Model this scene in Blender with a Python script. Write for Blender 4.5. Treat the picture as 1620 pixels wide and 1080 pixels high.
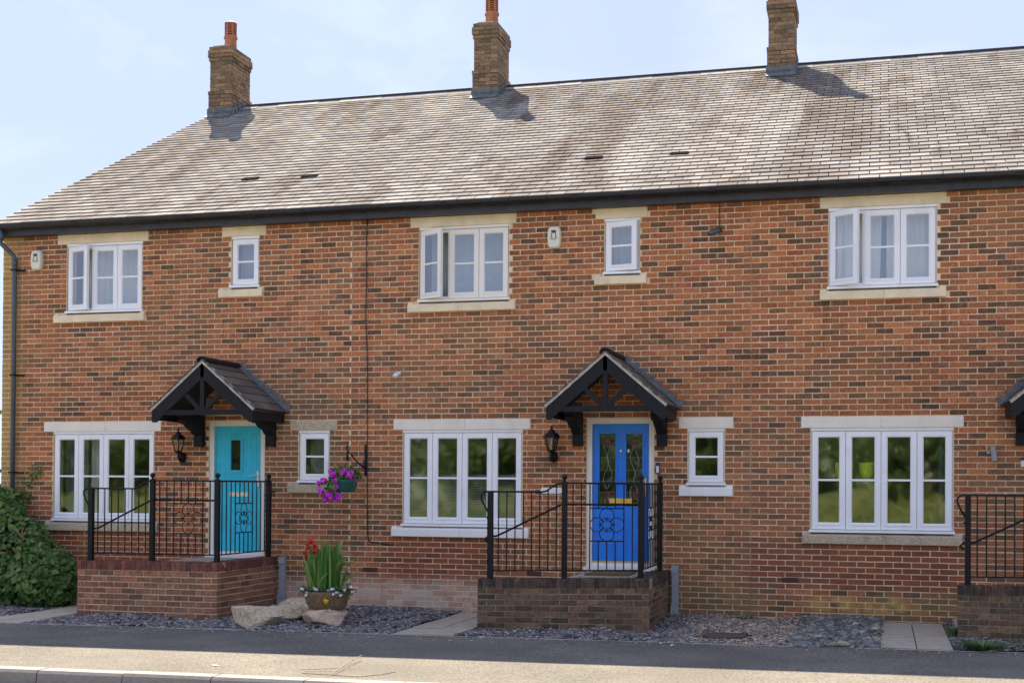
import bpy, math, random
import numpy as np
from mathutils import Matrix, Vector
random.seed(7); rng = np.random.default_rng(7)
scn = bpy.context.scene
COL = scn.collection
for o in list(bpy.data.objects): bpy.data.objects.remove(o, do_unlink=True)
R_ = math.radians

# ------------------------------------------------------------------ camera, sky, sun, exposure
CAM = np.array([7.3063, -17.8622, 1.7764])
ROT = np.array([[0.9640958, 0.2654803, 0.0062827], [0.0029616, 0.0129082, -0.9999123], [-0.2655381, 0.9640299, 0.0116585]])
cd = bpy.data.cameras.new('camera'); cam = bpy.data.objects.new('camera', cd); COL.objects.link(cam)
rt, dn, fw = [Vector(r) for r in ROT]
cam.matrix_world = Matrix.Translation(Vector(CAM)) @ Matrix((rt, -dn, -fw)).transposed().to_4x4()
cd.sensor_fit = 'HORIZONTAL'; cd.sensor_width = 36; cd.lens = 2123 / 1620 * 36; cd.shift_y = 201 / 1620
cd.clip_start = 0.1; cd.clip_end = 2000
scn.camera = cam

SUN = Vector((-0.46, 0.82, 1.0)).normalized()          # towards the sun: high, behind the terrace, from the left
EL = math.asin(SUN.z); AZ = math.atan2(SUN.x, SUN.y)
w = bpy.data.worlds.new('World'); scn.world = w; w.use_nodes = True
nt = w.node_tree; bg = nt.nodes['Background']
sky = nt.nodes.new('ShaderNodeTexSky'); sky.sky_type = 'NISHITA'; sky.sun_disc = False
sky.sun_elevation = EL; sky.sun_rotation = AZ; sky.air_density = 1.0; sky.dust_density = 0.0; sky.ozone_density = 1.5
# a thin bright veil of high cloud, the same all over the sky
tc = nt.nodes.new('ShaderNodeTexCoord'); mp = nt.nodes.new('ShaderNodeMapping'); mp.inputs['Scale'].default_value = (1.0, 1.0, 3.0)
cn = nt.nodes.new('ShaderNodeTexNoise'); cn.inputs['Scale'].default_value = 1.5; cn.inputs['Detail'].default_value = 7; cn.inputs['Roughness'].default_value = .55; cn.inputs['Distortion'].default_value = .4
cr = nt.nodes.new('ShaderNodeMapRange'); cr.inputs['From Min'].default_value = .3; cr.inputs['From Max'].default_value = .7; cr.inputs['To Min'].default_value = .93; cr.inputs['To Max'].default_value = .98
mx = nt.nodes.new('ShaderNodeMix'); mx.data_type = 'RGBA'; 
wv = nt.nodes.new('ShaderNodeTexNoise'); wv.inputs['Scale'].default_value = 2.2; wv.inputs['Detail'].default_value = 8; wv.inputs['Roughness'].default_value = .58; wv.inputs['Distortion'].default_value = .8
wr = nt.nodes.new('ShaderNodeMapRange'); wr.inputs['From Min'].default_value = .48; wr.inputs['From Max'].default_value = .85
wc = nt.nodes.new('ShaderNodeMix'); wc.data_type = 'RGBA'; wc.inputs['A'].default_value = (1.06, 1.22, 1.9, 1); wc.inputs['B'].default_value = (1.6, 1.7, 2.05, 1)
nt.links.new(mp.outputs[0], wv.inputs['Vector']); nt.links.new(wv.outputs[0], wr.inputs['Value']); nt.links.new(wr.outputs[0], wc.inputs['Factor']); nt.links.new(wc.outputs['Result'], mx.inputs['B'])
nt.links.new(tc.outputs['Generated'], mp.inputs['Vector']); nt.links.new(mp.outputs[0], cn.inputs['Vector'])
nt.links.new(cn.outputs[0], cr.inputs['Value']); nt.links.new(cr.outputs[0], mx.inputs['Factor'])
nt.links.new(sky.outputs[0], mx.inputs['A']); nt.links.new(mx.outputs['Result'], bg.inputs['Color'])
bg.inputs['Strength'].default_value = 0.08
sd = bpy.data.lights.new('sun', 'SUN'); sd.energy = 2.1; sd.angle = R_(.55); sd.color = (1, .88, .72)
so = bpy.data.objects.new('sun', sd); COL.objects.link(so); so.rotation_euler = SUN.to_track_quat('Z', 'Y').to_euler(); so.location = (-8, 14, 20)
scn.view_settings.view_transform = 'Standard'; scn.view_settings.look = 'None'; scn.view_settings.gamma = 1
scn.view_settings.exposure = 2.92
scn.render.engine = 'CYCLES'
scn.render.resolution_x = 1024; scn.render.resolution_y = 682

def proj(p):
    q = ROT @ (np.array(p, float) - CAM); return 2123 * q[0] / q[2] + 810, 2123 * q[1] / q[2] + 741, q[2]
def ray(x, y): return ROT.T @ np.array([(x - 810) / 2123, (y - 741) / 2123, 1.0])

# ------------------------------------------------------------------ materials
MAT = {}
class NT:
    def __init__(s, name):
        s.m = bpy.data.materials.new(name); s.m.use_nodes = True; s.t = s.m.node_tree; s.b = s.t.nodes['Principled BSDF']; MAT[name] = s.m
        s.out = s.t.nodes['Material Output']; s._p = None
    def n(s, ty, **kw):
        nd = s.t.nodes.new('ShaderNode' + ty)
        for k, v in kw.items(): setattr(nd, k, v)
        return nd
    def l(s, a, b): s.t.links.new(a, b)
    def pos(s):
        if s._p is None: s._p = s.n('NewGeometry').outputs['Position']
        return s._p
    def xyz(s):
        sp = s.n('SeparateXYZ'); s.l(s.pos(), sp.inputs[0]); return sp.outputs
    def noise(s, scale, detail=3, rough=.55, vec=None, stretch=None, dist=0):
        nd = s.n('TexNoise'); nd.inputs['Scale'].default_value = scale; nd.inputs['Detail'].default_value = detail; nd.inputs['Roughness'].default_value = rough; nd.inputs['Distortion'].default_value = dist
        v = vec if vec is not None else s.pos()
        if stretch:
            mp = s.n('Mapping'); mp.inputs['Scale'].default_value = stretch; s.l(v, mp.inputs[0]); v = mp.outputs[0]
        s.l(v, nd.inputs['Vector']); return nd.outputs[0]
    def rng(s, v, a, b, c=0, d=1, smooth=True):
        nd = s.n('MapRange'); nd.interpolation_type = 'SMOOTHSTEP' if smooth else 'LINEAR'
        for k, q in (('From Min', a), ('From Max', b), ('To Min', c), ('To Max', d)): nd.inputs[k].default_value = q
        s.l(v, nd.inputs['Value']); return nd.outputs[0]
    def math(s, op, a, b=None):
        nd = s.n('Math', operation=op)
        for i, q in enumerate((a, b)):
            if q is None: continue
            if isinstance(q, (int, float)): nd.inputs[i].default_value = q
            else: s.l(q, nd.inputs[i])
        return nd.outputs[0]
    def band(s, v, a, b, soft): return s.math('MULTIPLY', s.rng(v, a - soft, a + soft), s.rng(v, b - soft, b + soft, 1, 0))
    def mix(s, f, a, b, mode='MIX'):
        nd = s.n('Mix', data_type='RGBA', blend_type=mode)
        for k, q in (('Factor', f), ('A', a), ('B', b)):
            if isinstance(q, tuple): nd.inputs[k].default_value = (*q, 1) if len(q) == 3 else q
            elif isinstance(q, (int, float)): nd.inputs[k].default_value = q
            else: s.l(q, nd.inputs[k])
        return nd.outputs['Result']
    def ramp(s, v, stops, const=False):
        nd = s.n('ValToRGB'); cr = nd.color_ramp; cr.interpolation = 'CONSTANT' if const else 'LINEAR'
        while len(cr.elements) < len(stops): cr.elements.new(.5)
        for e, (p, c) in zip(cr.elements, stops): e.position = p; e.color = (*c, 1)
        s.l(v, nd.inputs[0]); return nd.outputs[0]
    def attr(s):
        a = s.n('Attribute', attribute_name='rnd'); sp = s.n('SeparateColor'); s.l(a.outputs['Color'], sp.inputs[0]); return sp.outputs
    def bump(s, h, strength=.3, dist=.01):
        nd = s.n('Bump'); nd.inputs['Strength'].default_value = strength; nd.inputs['Distance'].default_value = dist
        s.l(h, nd.inputs['Height']); s.l(nd.outputs[0], s.b.inputs['Normal'])
    def done(s, col=None, rough=.7, metal=0, spec=None):
        if col is not None:
            if isinstance(col, tuple): s.b.inputs['Base Color'].default_value = (*col, 1)
            else: s.l(col, s.b.inputs['Base Color'])
        if isinstance(rough, (int, float)): s.b.inputs['Roughness'].default_value = rough
        else: s.l(rough, s.b.inputs['Roughness'])
        s.b.inputs['Metallic'].default_value = metal
        if spec is not None: s.b.inputs['Specular IOR Level'].default_value = spec
        return s.m

def simple(name, col, rough=.6, var=.2, scale=6, metal=0, bump=0, bscale=60, dirt=None, spec=None):
    t = NT(name)
    a = t.noise(scale, 5, .6)
    c = t.mix(t.rng(a, .3, .7), tuple(x * (1 - var) for x in col), tuple(min(1, x * (1 + var * .6)) for x in col))
    if dirt:
        d = t.rng(t.noise(3.5, 6, .7, stretch=(1, 1, .6)), .52, .72)
        c = t.mix(t.math('MULTIPLY', d, dirt[1]), c, dirt[0])
    if bump: t.bump(t.noise(bscale, 4, .6), bump, .01)
    return t.done(c, rough, metal, spec)

def brick_mat(name, stops, wall):
    t = NT(name); r, g, b = t.attr()[:3]
    c = t.mix(t.rng(t.noise(13, 3, .6), .45, .7, 0, .8), t.ramp(r, stops), t.ramp(t.math('FRACT', t.math('ADD', r, t.rng(b, 0, 1, -.22, .22))), stops))
    n1 = t.noise(38, 4, .65); n2 = t.noise(9, 3); n3 = t.noise(1.1, 4, .6); nf = t.noise(160, 2)
    X, Y, Z = t.xyz()[:3]
    c = t.mix(t.rng(n1, .36, .66, 0, .85), c, t.mix(1.0, c, (.46, .43, .43), 'MULTIPLY')); c = t.mix(t.rng(t.noise(21, 4, .7), .52, .7, 0, .5), c, t.mix(1.0, c, (1.32, 1.3, 1.35), 'MULTIPLY'))
    c = t.mix(t.rng(n2, .5, .75, 0, .4), c, (.36, .16, .065))
    hs = t.n('HueSaturation'); t.l(c, hs.inputs['Color']); t.l(t.rng(g, 0, 1, .8, 1.2), hs.inputs['Value']); hs.inputs['Saturation'].default_value = .97
    c = hs.outputs[0]
    if wall:
        # deep red damp courses below the window sills
        bx = t.math('MAXIMUM', t.math('MAXIMUM', t.band(X, .45, 2.9, .25), t.band(X, 5.5, 8.3, .25)), t.band(X, -5.2, -2.4, .2))
        bz = t.band(Z, .44, 1.07, .05)
        red = t.ramp(r, [(0, (0.221, 0.064, 0.030)), (.6, (0.306, 0.078, 0.034)), (1, (0.212, 0.068, 0.037))])
        c = t.mix(t.math('MULTIPLY', t.math('MULTIPLY', bx, bz), t.rng(n3, .3, .5, .45, .85)), c, t.mix(t.rng(n1, .4, .7, 0, .5), red, (.19, .07, .042)))
        # pale salts along the lowest courses
        ef = t.math('MULTIPLY', t.band(Z, -.2, .4, .14), t.band(X, -1.0, 2.75, .5))
        ef = t.math('MULTIPLY', ef, t.rng(t.noise(2.6, 5, .65), .28, .52)); ef = t.math('MULTIPLY', ef, t.rng(b, .0, .7, .55, 1))
        c = t.mix(t.math('MULTIPLY', ef, .8), c, (.70, .55, .43))
        # faint salts higher up left of the joint
        e2 = t.math('MULTIPLY', t.band(Z, 2.6, 5.1, .6), t.band(X, -1.6, 1.1, .5)); e2 = t.math('MULTIPLY', e2, t.rng(t.noise(1.7, 5, .6), .45, .75, 0, .5))
        c = t.mix(e2, c, (.50, .28, .16))
        # olive algae near the ground and the pipes
        al = t.math('MAXIMUM', t.math('MULTIPLY', t.band(X, 4.4, 5.9, .3), t.band(Z, -.2, .5, .2)), t.math('MULTIPLY', t.band(X, 7.1, 8.6, .4), t.band(Z, -.2, .42, .12)))
        al = t.math('MULTIPLY', al, t.rng(t.noise(4, 5, .6), .35, .65, .25, .85)); c = t.mix(al, c, (.20, .155, .06))
        ly = t.math('MULTIPLY', t.math('MULTIPLY', t.band(X, 6.4, 7.75, .25), t.band(Z, .16, .34, .05)), t.rng(t.noise(5, 3), .4, .6, .1, .8)); c = t.mix(ly, c, (.58, .38, .09))
        # brown staining about the small ground floor window of the first house and at the far corner
        st = t.math('MULTIPLY', t.band(X, -1.35, -.18, .12), t.band(Z, 1.35, 3.2, .35)); st = t.math('MULTIPLY', st, t.rng(t.noise(2.2, 4), .36, .6, .1, .72)); c = t.mix(st, c, (.20, .125, .065))
        lc = t.math('MULTIPLY', t.rng(X, -5.62, -5.3, 1, 0), t.rng(t.noise(3, 4), .3, .6, .35, .85)); c = t.mix(lc, c, (.5, .32, .10))
        # dark run-off below the ends of the upper sills
        def run(x, z, w_, h): return t.math('MULTIPLY', t.band(X, x - w_, x + w_, .07), t.band(Z, z - h, z, .12))
        ro = None
        for x, z, w_, h in ((-4.8, 4.18, .10, .9), (-3.36, 4.18, .09, .7), (.92, 4.18, .10, 1.0), (2.36, 4.18, .10, .8), (6.6, 4.18, .10, .9), (8.02, 4.18, .1, .8), (3.6, 4.48, .07, .6), (4.2, 4.48, .07, .7), (-2.04, 4.48, .07, .6), (-1.44, 4.48, .07, .6), (5.35, 1.6, .08, .6)):
            q_ = run(x, z, w_, h); ro = q_ if ro is None else t.math('MAXIMUM', ro, q_)
        ro = t.math('MULTIPLY', ro, t.rng(t.noise(5, 4, .6, stretch=(2.2, 1, .35)), .42, .62, 0, .6)); c = t.mix(ro, c, t.mix(1.0, c, (.5, .47, .44), 'MULTIPLY'))
        dl = t.rng(t.noise(.33, 3, .5), .42, .62); c = t.mix(t.math('MULTIPLY', dl, .42), c, t.mix(.5, t.mix(1.0, c, (.72, .80, .86), 'MULTIPLY'), (.30, .185, .105)))
        # bleached and rusty clouds over the whole wall
        c = t.mix(t.rng(t.noise(.65, 3, .5), .48, .72, 0, .3), c, (.44, .18, .06))
    sp = t.rng(t.noise(55, 2, .5), .70, .74); c = t.mix(t.math('MULTIPLY', sp, t.rng(n3, .5, .65)), c, (.6, .52, .42))
    t.bump(t.math('ADD', n1, t.math('MULTIPLY', nf, .6)), .55, .006)
    return t.done(c, .9, spec=.25)

brick_mat('brick', [(0, (0.264, 0.125, 0.059)), (.06, (0.149, 0.085, 0.050)), (.13, (0.182, 0.100, 0.056)), (.21, (0.259, 0.123, 0.059)), (.3, (0.374, 0.146, 0.059)), (.42, (0.473, 0.161, 0.058)), (.56, (0.550, 0.182, 0.059)), (.68, (0.594, 0.213, 0.068)), (.8, (0.484, 0.177, 0.063)), (.9, (0.495, 0.135, 0.052)), (1, (0.396, 0.166, 0.074))], True)
brick_mat('plinth_brick_red', [(0, (0.248, 0.133, 0.079)), (.4, (0.384, 0.161, 0.084)), (.8, (0.451, 0.198, 0.096)), (1, (0.315, 0.184, 0.105))], False)
brick_mat('plinth_brick_dark', [(0, (0.106, 0.079, 0.054)), (.4, (0.176, 0.116, 0.068)), (.75, (0.246, 0.140, 0.080)), (1, (0.282, 0.184, 0.099))], False)
brick_mat('coping_red', [(0, (0.204, 0.076, 0.054)), (.6, (0.272, 0.093, 0.065)), (1, (0.170, 0.076, 0.061))], False)
brick_mat('coping_dark', [(0, (0.054, 0.045, 0.039)), (.6, (0.092, 0.068, 0.052)), (1, (0.144, 0.085, 0.059))], False)
brick_mat('chimney_brick', [(0, (0.166, 0.127, 0.076)), (.5, (0.302, 0.201, 0.110)), (1, (0.390, 0.237, 0.127))], False)

def mortar(name, c0, c1):
    t = NT(name); c = t.mix(t.rng(t.noise(1.4, 5, .6), .3, .7), c0, c1)
    c = t.mix(t.rng(t.noise(60, 3), .4, .75, 0, .5), c, tuple(x * .6 for x in c0)); t.bump(t.noise(180, 3), .5, .004); return t.done(c, .95, spec=.2)
mortar('mortar', (.74, .58, .37), (.88, .72, .48)); mortar('mortar_dark', (.30, .245, .17), (.44, .36, .25)); mortar('sealant', (.46, .34, .21), (.50, .38, .24))
simple('stone_cream', (.84, .70, .46), .85, .12, 3, bump=.25, bscale=90, dirt=((.36, .32, .22), .35))
simple('stone_white', (.84, .77, .64), .8, .06, 3, bump=.2, bscale=70, dirt=((.5, .44, .34), .25))
simple('stone_painted', (.88, .85, .78), .6, .04, 3, bump=.1, dirt=((.6, .55, .46), .2))
simple('stone_dirty', (.52, .43, .29), .9, .3, 40, bump=.5, bscale=60, dirt=((.16, .135, .09), .6))
simple('upvc', (.90, .90, .89), .32, .03, 2, dirt=((.62, .59, .52), .3))
simple('upvc_cream', (.86, .82, .73), .4, .04, 2, dirt=((.6, .55, .45), .25))
simple('black_metal', (.0045, .0046, .005), .5, .3, 30, bump=.12, bscale=120, spec=.3)
simple('black_timber', (.009, .010, .0125), .65, .25, 12, bump=.2, bscale=40, spec=.3)
simple('fascia_grey', (.05, .051, .055), .45, .2, 9, spec=.3)
simple('gutter_black', (.02, .0205, .0225), .24, .25, 5, spec=.3)
simple('pipe_grey', (.07, .088, .105), .4, .15, 8, dirt=((.12, .14, .15), .4))
simple('duct_grey', (.33, .35, .37), .5, .12, 12, dirt=((.2, .2, .19), .4))
simple('lead', (.15, .165, .165), .65, .3, 10, metal=0, spec=.2, bump=.2, bscale=25, dirt=((.24, .24, .17), .6))
simple('terracotta', (.42, .16, .075), .8, .2, 12, bump=.2)
simple('ridge_pale', (.40, .37, .32), .9, .2, 5, spec=.05, dirt=((.16, .14, .11), .5))
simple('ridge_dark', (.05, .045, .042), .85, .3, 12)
simple('turquoise_paint', (.014, .56, .74), .38, .10, 9, bump=.06, bscale=90, dirt=((.02, .30, .38), .35))
simple('blue_paint', (.006, .22, .84), .3, .10, 9, bump=.04, bscale=90, dirt=((.02, .14, .52), .3))
simple('brass', (.78, .52, .12), .3, .1, 20, metal=.7)
simple('chrome', (.75, .75, .74), .25, .05, 20, metal=.8)
simple('plastic_cream', (.74, .70, .54), .45, .04, 8)
simple('plastic_white', (.78, .78, .76), .4, .04, 8)
simple('dark_print', (.03, .035, .06), .5, .1)
simple('cement', (.50, .46, .37), .9, .25, 25, bump=.4, dirt=((.2, .19, .14), .5))
simple('paving', (.40, .345, .255), .9, .14, 9, bump=.35, bscale=120, dirt=((.22, .19, .14), .45))
simple('paving_pale', (.47, .40, .285), .9, .10, 9, bump=.3, bscale=120, dirt=((.3, .26, .19), .35))
simple('concrete_bounce', (.40, .37, .32), .9, .15, 3, bump=.3)  # for the unseen verge, kept pale as a sunlight reflector
simple('kerb_stone', (0.248, 0.229, 0.202), .9, .14, 22, bump=.35, bscale=150, dirt=((0.155, 0.136, 0.112), .4))
simple('iron_brown', (.085, .062, .05), .8, .35, 30, bump=.5, bscale=60)
simple('room_paint', (.20, .19, .17), .9, .05)
simple('floor_board', (.14, .10, .07), .7, .2)
simple('curtain_white', (.82, .83, .80), .9, .05)
simple('curtain_grey', (.50, .55, .57), .9, .08)
simple('curtain_teal', (.14, .235, .26), .9, .15, 30)
simple('curtain_blue', (.10, .14, .30), .9, .1)
simple('blind_slat', (.30, .34, .40), .45, .08)
simple('lime_fabric', (.72, .93, .06), .8, .2, 40)
simple('dark_wood', (.06, .035, .02), .5, .3, 14)
simple('basket_green', (.012, .10, .075), .4, .15, 20)
simple('coir', (.30, .20, .10), 1, .5, 40, bump=1, bscale=140)
simple('rock_tan', (.60, .48, .31), .9, .35, 24, bump=1.0, bscale=75, dirt=((.2, .185, .13), .5))
simple('rock_pink', (.68, .49, .35), .9, .22, 18, bump=1, bscale=70, dirt=((.34, .24, .18), .4))
simple('doormat', (.20, .13, .055), 1, .6, 90, bump=1, bscale=200)
simple('bark', (.08, .06, .04), .95, .4, 20, bump=.8, bscale=30)
simple('twig', (.30, .22, .13), .9, .3, 30)
simple('cable_black', (.015, .014, .014), .5, .2)
simple('deck_dark', (.05, .045, .04), .9, .2)
simple('petal_magenta', (0.770, 0.056, 0.700), .6, .25, 60)
simple('petal_red', (.68, .015, .025), .5, .2, 60)
simple('petal_white', (.80, .78, .80), .6, .08, 60)
simple('petal_yellow', (.85, .62, .02), .5, .1, 60)
simple('vent_dark', (.03, .025, .02), .95, .2, spec=0)
simple('air_brick', (.11, .035, .025), .85, .2, 30)
simple('lead_came', (.34, .34, .33), .4, .1, 10, metal=.5)
simple('red_glass', (.13, .01, .02), .2, .2)

def leaf_mat(name, a, b, c2, rough=.45):
    t = NT(name); r, g, bb = t.attr()[:3]
    c = t.ramp(r, [(0, a), (.55, b), (1, c2)]); c = t.mix(t.rng(t.noise(2.0, 3), .35, .7, 0, .35), c, tuple(x * .55 for x in a))
    t.done(c, rough, spec=.35); t.b.inputs['Subsurface Weight'].default_value = 0
    tr = t.n('BsdfTranslucent'); t.l(c, tr.inputs[0]); ms = t.n('MixShader'); ms.inputs[0].default_value = .3
    t.l(t.b.outputs[0], ms.inputs[1]); t.l(tr.outputs[0], ms.inputs[2]); t.l(ms.outputs[0], t.out.inputs[0])
leaf_mat('leaf_shrub', (0.058, 0.139, 0.030), (0.106, 0.221, 0.046), (0.245, 0.326, 0.082))
leaf_mat('leaf_dry', (.25, .16, .08), (.32, .22, .12), (.38, .28, .18), .8)
leaf_mat('leaf_blade', (0.061, 0.177, 0.027), (0.100, 0.250, 0.047), (0.294, 0.440, 0.107))
leaf_mat('leaf_tree', (.04, .075, .018), (.075, .125, .026), (.14, .19, .05))
leaf_mat('leaf_weed', (0.070, 0.140, 0.042), (0.126, 0.210, 0.070), (0.238, 0.280, 0.140))
leaf_mat('leaf_grass', (.12, .16, .035), (.19, .22, .05), (.30, .29, .10), .7)

def chip_mat(name):
    t = NT(name); r, g, b = t.attr()[:3]
    slate = t.ramp(r, [(0, (.08, .073, .075)), (.35, (.155, .138, .138)), (.7, (.245, .218, .208)), (1, (.46, .42, .38))])
    peb = t.ramp(r, [(0, (.12, .08, .05)), (.3, (.32, .22, .13)), (.65, (.48, .38, .26)), (1, (.66, .60, .52))])
    grn = t.ramp(r, [(0, (.08, .085, .075)), (.5, (.16, .168, .148)), (1, (.32, .32, .29))])
    c = t.mix(t.rng(g, .45, .55, 0, 1, False), slate, peb); c = t.mix(t.rng(g, .85, .86, 0, 1, False), c, grn)
    return t.done(c, .6)
chip_mat('chips')

t = NT('slate'); r, g, b = t.attr()[:3]; X, Y, Z = t.xyz()[:3]
c = t.ramp(r, [(0, (0.197, 0.179, 0.158)), (.3, (0.242, 0.222, 0.194)), (.75, (0.267, 0.246, 0.216)), (1, (0.342, 0.321, 0.282))])
sk = t.noise(.6, 5, .62, stretch=(1.1, .22, .22), dist=.6); s2 = t.noise(1.7, 4, .65, stretch=(1.5, .24, .24), dist=.3)
c = t.mix(t.rng(sk, .47, .64, 0, .7), c, t.mix(t.rng(b, 0, 1), (0.124, 0.092, 0.072), (0.177, 0.143, 0.116)))
c = t.mix(t.rng(s2, .54, .68, 0, .6), c, (0.094, 0.067, 0.050))
c = t.mix(t.math('MULTIPLY', t.rng(t.noise(.9, 4, .6, stretch=(1.0, .24, .24)), .5, .62), t.rng(b, .0, 1, .3, .75)), c, (0.396, 0.370, 0.324))
c = t.mix(t.rng(t.noise(30, 4, .65), .45, .75, 0, .3), c, (0.129, 0.113, 0.092))
c = t.mix(t.rng(t.noise(60, 2, .5), .66, .74, 0, .5), c, (0.385, 0.370, 0.312))
t.bump(t.noise(26, 4, .6), .3, .012); t.done(c, .95, spec=.03)
t = NT('slate_dark'); r, g, b = t.attr()[:3]
c = t.ramp(r, [(0, (.06, .052, .042)), (.6, (.095, .082, .064)), (1, (.14, .12, .09))]); c = t.mix(t.rng(t.noise(40, 5, .7), .58, .7, 0, .7), c, (.32, .29, .20)); t.bump(t.noise(40, 3), .4, .008); t.done(c, .8)

t = NT('asphalt'); c = t.mix(t.rng(t.noise(.8, 6, .65), .35, .68), (.136, .126, .105), (.186, .171, .142))
c = t.mix(t.rng(t.noise(42, 3, .75), .3, .7, 0, 1), t.mix(1.0, c, (.5, .5, .5), 'MULTIPLY'), t.mix(1.0, c, (1.4, 1.38, 1.34), 'MULTIPLY'))
c = t.mix(t.rng(t.noise(120, 2, .6), .62, .7, 0, .6), c, (.32, .30, .26))
c = t.mix(t.rng(t.noise(3.2, 5, .7), .60, .72, 0, .45), c, (.075, .068, .058))
t.bump(t.noise(90, 3), .8, .008); t.done(c, .95, spec=.15)
t = NT('asphalt_bounce'); c = t.mix(t.rng(t.noise(1.1, 5, .6), .35, .7), (.215, .19, .155), (.265, .232, .185))  # road surface lightened for its bounce light on the house fronts
c = t.mix(t.rng(t.noise(95, 3, .7), .3, .7, 0, 1), t.mix(1.0, c, (.62, .62, .62), 'MULTIPLY'), t.mix(1.0, c, (1.22, 1.2, 1.18), 'MULTIPLY'))
c = t.mix(t.rng(t.noise(38, 2, .5), .68, .72, 0, .5), c, (.09, .08, .065)); t.bump(t.noise(120, 3), .5, .006); t.done(c, .9, spec=.3)
t = NT('road'); c = t.mix(t.rng(t.noise(80, 3, .7), .3, .7), (.06, .058, .055), (.11, .105, .10)); t.bump(t.noise(120, 3), .5, .006); t.done(c, .9)
t = NT('soil'); c = t.mix(t.rng(t.noise(45, 4, .7), .35, .65), (.05, .045, .045), (.13, .12, .13)); t.bump(t.noise(60, 4), .8, .02); t.done(c, .95)
t = NT('grass'); c = t.mix(t.rng(t.noise(.9, 6, .7), .35, .65), (.075, .115, .025), (.20, .215, .055)); c = t.mix(t.rng(t.noise(14, 5, .7), .35, .7, 0, .6), c, (.05, .075, .02)); t.bump(t.noise(25, 5), 1, .06); t.done(c, .95)

def glass(name, tint, refl):
    t = NT(name); tr = t.n('BsdfTransparent'); tr.inputs[0].default_value = (*tint, 1); gl = t.n('BsdfGlossy'); gl.inputs['Roughness'].default_value = .035; gl.inputs[0].default_value = (.95, .98, .96, 1)
    lw = t.n('LayerWeight'); lw.inputs[0].default_value = .12; f = t.rng(lw.outputs['Fresnel'], 0, 1, refl, 1, False)
    bp = t.n('Bump'); bp.inputs['Strength'].default_value = .04; bp.inputs['Distance'].default_value = .02; t.l(t.noise(2.2, 2), bp.inputs['Height']); t.l(bp.outputs[0], gl.inputs['Normal'])
    ms = t.n('MixShader'); t.l(f, ms.inputs[0]); t.l(tr.outputs[0], ms.inputs[1]); t.l(gl.outputs[0], ms.inputs[2]); t.l(ms.outputs[0], t.out.inputs[0])
glass('glass', (.86, .89, .87), .21); glass('glass_dark', (.25, .28, .26), .12); glass('glass_lamp', (.75, .68, .5), .08)

# ------------------------------------------------------------------ mesh helpers
class MB:
    def __init__(s, rnd=None): s.v = []; s.f = []; s.c = []; s.rnd = rnd
    def add(s, vs, fs, rnd=None):
        b = len(s.v); s.v += [tuple(p) for p in vs]; s.f += [tuple(i + b for i in f) for f in fs]
        s.c += [rnd or s.rnd or (.5, .5, .5)] * len(vs); return s
    def box(s, x0, x1, y0, y1, z0, z1, rnd=None, j=0):
        vs = [(x, y, z) for z in (z0, z1) for y in (y0, y1) for x in (x0, x1)]
        if j: vs = [(x + random.uniform(-j, j), y + (random.uniform(-j, j) if y == y0 else 0), z + random.uniform(-j, j)) for x, y, z in vs]
        return s.add(vs, [(0, 1, 5, 4), (1, 3, 7, 5), (3, 2, 6, 7), (2, 0, 4, 6), (4, 5, 7, 6), (2, 3, 1, 0)], rnd)
    def prism(s, poly, a0, a1, axis='y', rnd=None):
        n = len(poly)
        def P(u, w_, a): return (u, a, w_) if axis == 'y' else ((a, u, w_) if axis == 'x' else (u, w_, a))
        vs = [P(u, w_, a0) for u, w_ in poly] + [P(u, w_, a1) for u, w_ in poly]
        fs = [tuple(range(n)), tuple(range(2 * n - 1, n - 1, -1))] + [(i, i + n, (i + 1) % n + n, (i + 1) % n) for i in range(n)]
        return s.add(vs, fs, rnd)
    def tube(s, pts, r, n=8, closed=False, rnd=None):
        pts = [Vector(p) for p in pts]; m = len(pts); vs = []; fs = []; up = None
        rr = r if isinstance(r, (list, tuple)) else [r] * m
        for i, p in enumerate(pts):
            a = pts[(i - 1) % m] if (closed or i > 0) else p; b = pts[(i + 1) % m] if (closed or i < m - 1) else p
            d = (b - a).normalized()
            if up is None: up = d.orthogonal().normalized()
            up = (up - d * up.dot(d)); up = up.normalized() if up.length > 1e-6 else d.orthogonal().normalized()
            q = d.cross(up)
            vs += [p + (up * math.cos(k * 2 * math.pi / n) + q * math.sin(k * 2 * math.pi / n)) * rr[i] for k in range(n)]
        for i in range(m if closed else m - 1):
            for k in range(n):
                a = i * n + k; b = i * n + (k + 1) % n; c = ((i + 1) % m) * n + (k + 1) % n; d = ((i + 1) % m) * n + k; fs.append((a, b, c, d))
        if not closed: fs += [tuple(range(n - 1, -1, -1)), tuple(range((m - 1) * n, m * n))]
        return s.add(vs, fs, rnd)
    def lathe(s, prof, cx, cy, n=16, rnd=None):
        vs = []; fs = []; m = len(prof)
        for r, z in prof: vs += [(cx + r * math.cos(k * 2 * math.pi / n), cy + r * math.sin(k * 2 * math.pi / n), z) for k in range(n)]
        for i in range(m - 1):
            for k in range(n): fs.append((i * n + k, i * n + (k + 1) % n, (i + 1) * n + (k + 1) % n, (i + 1) * n + k))
        fs += [tuple(range(n - 1, -1, -1)), tuple(range((m - 1) * n, m * n))]
        return s.add(vs, fs, rnd)
    def xf(s, fn): s.v = [fn(*p) for p in s.v]; return s

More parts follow.
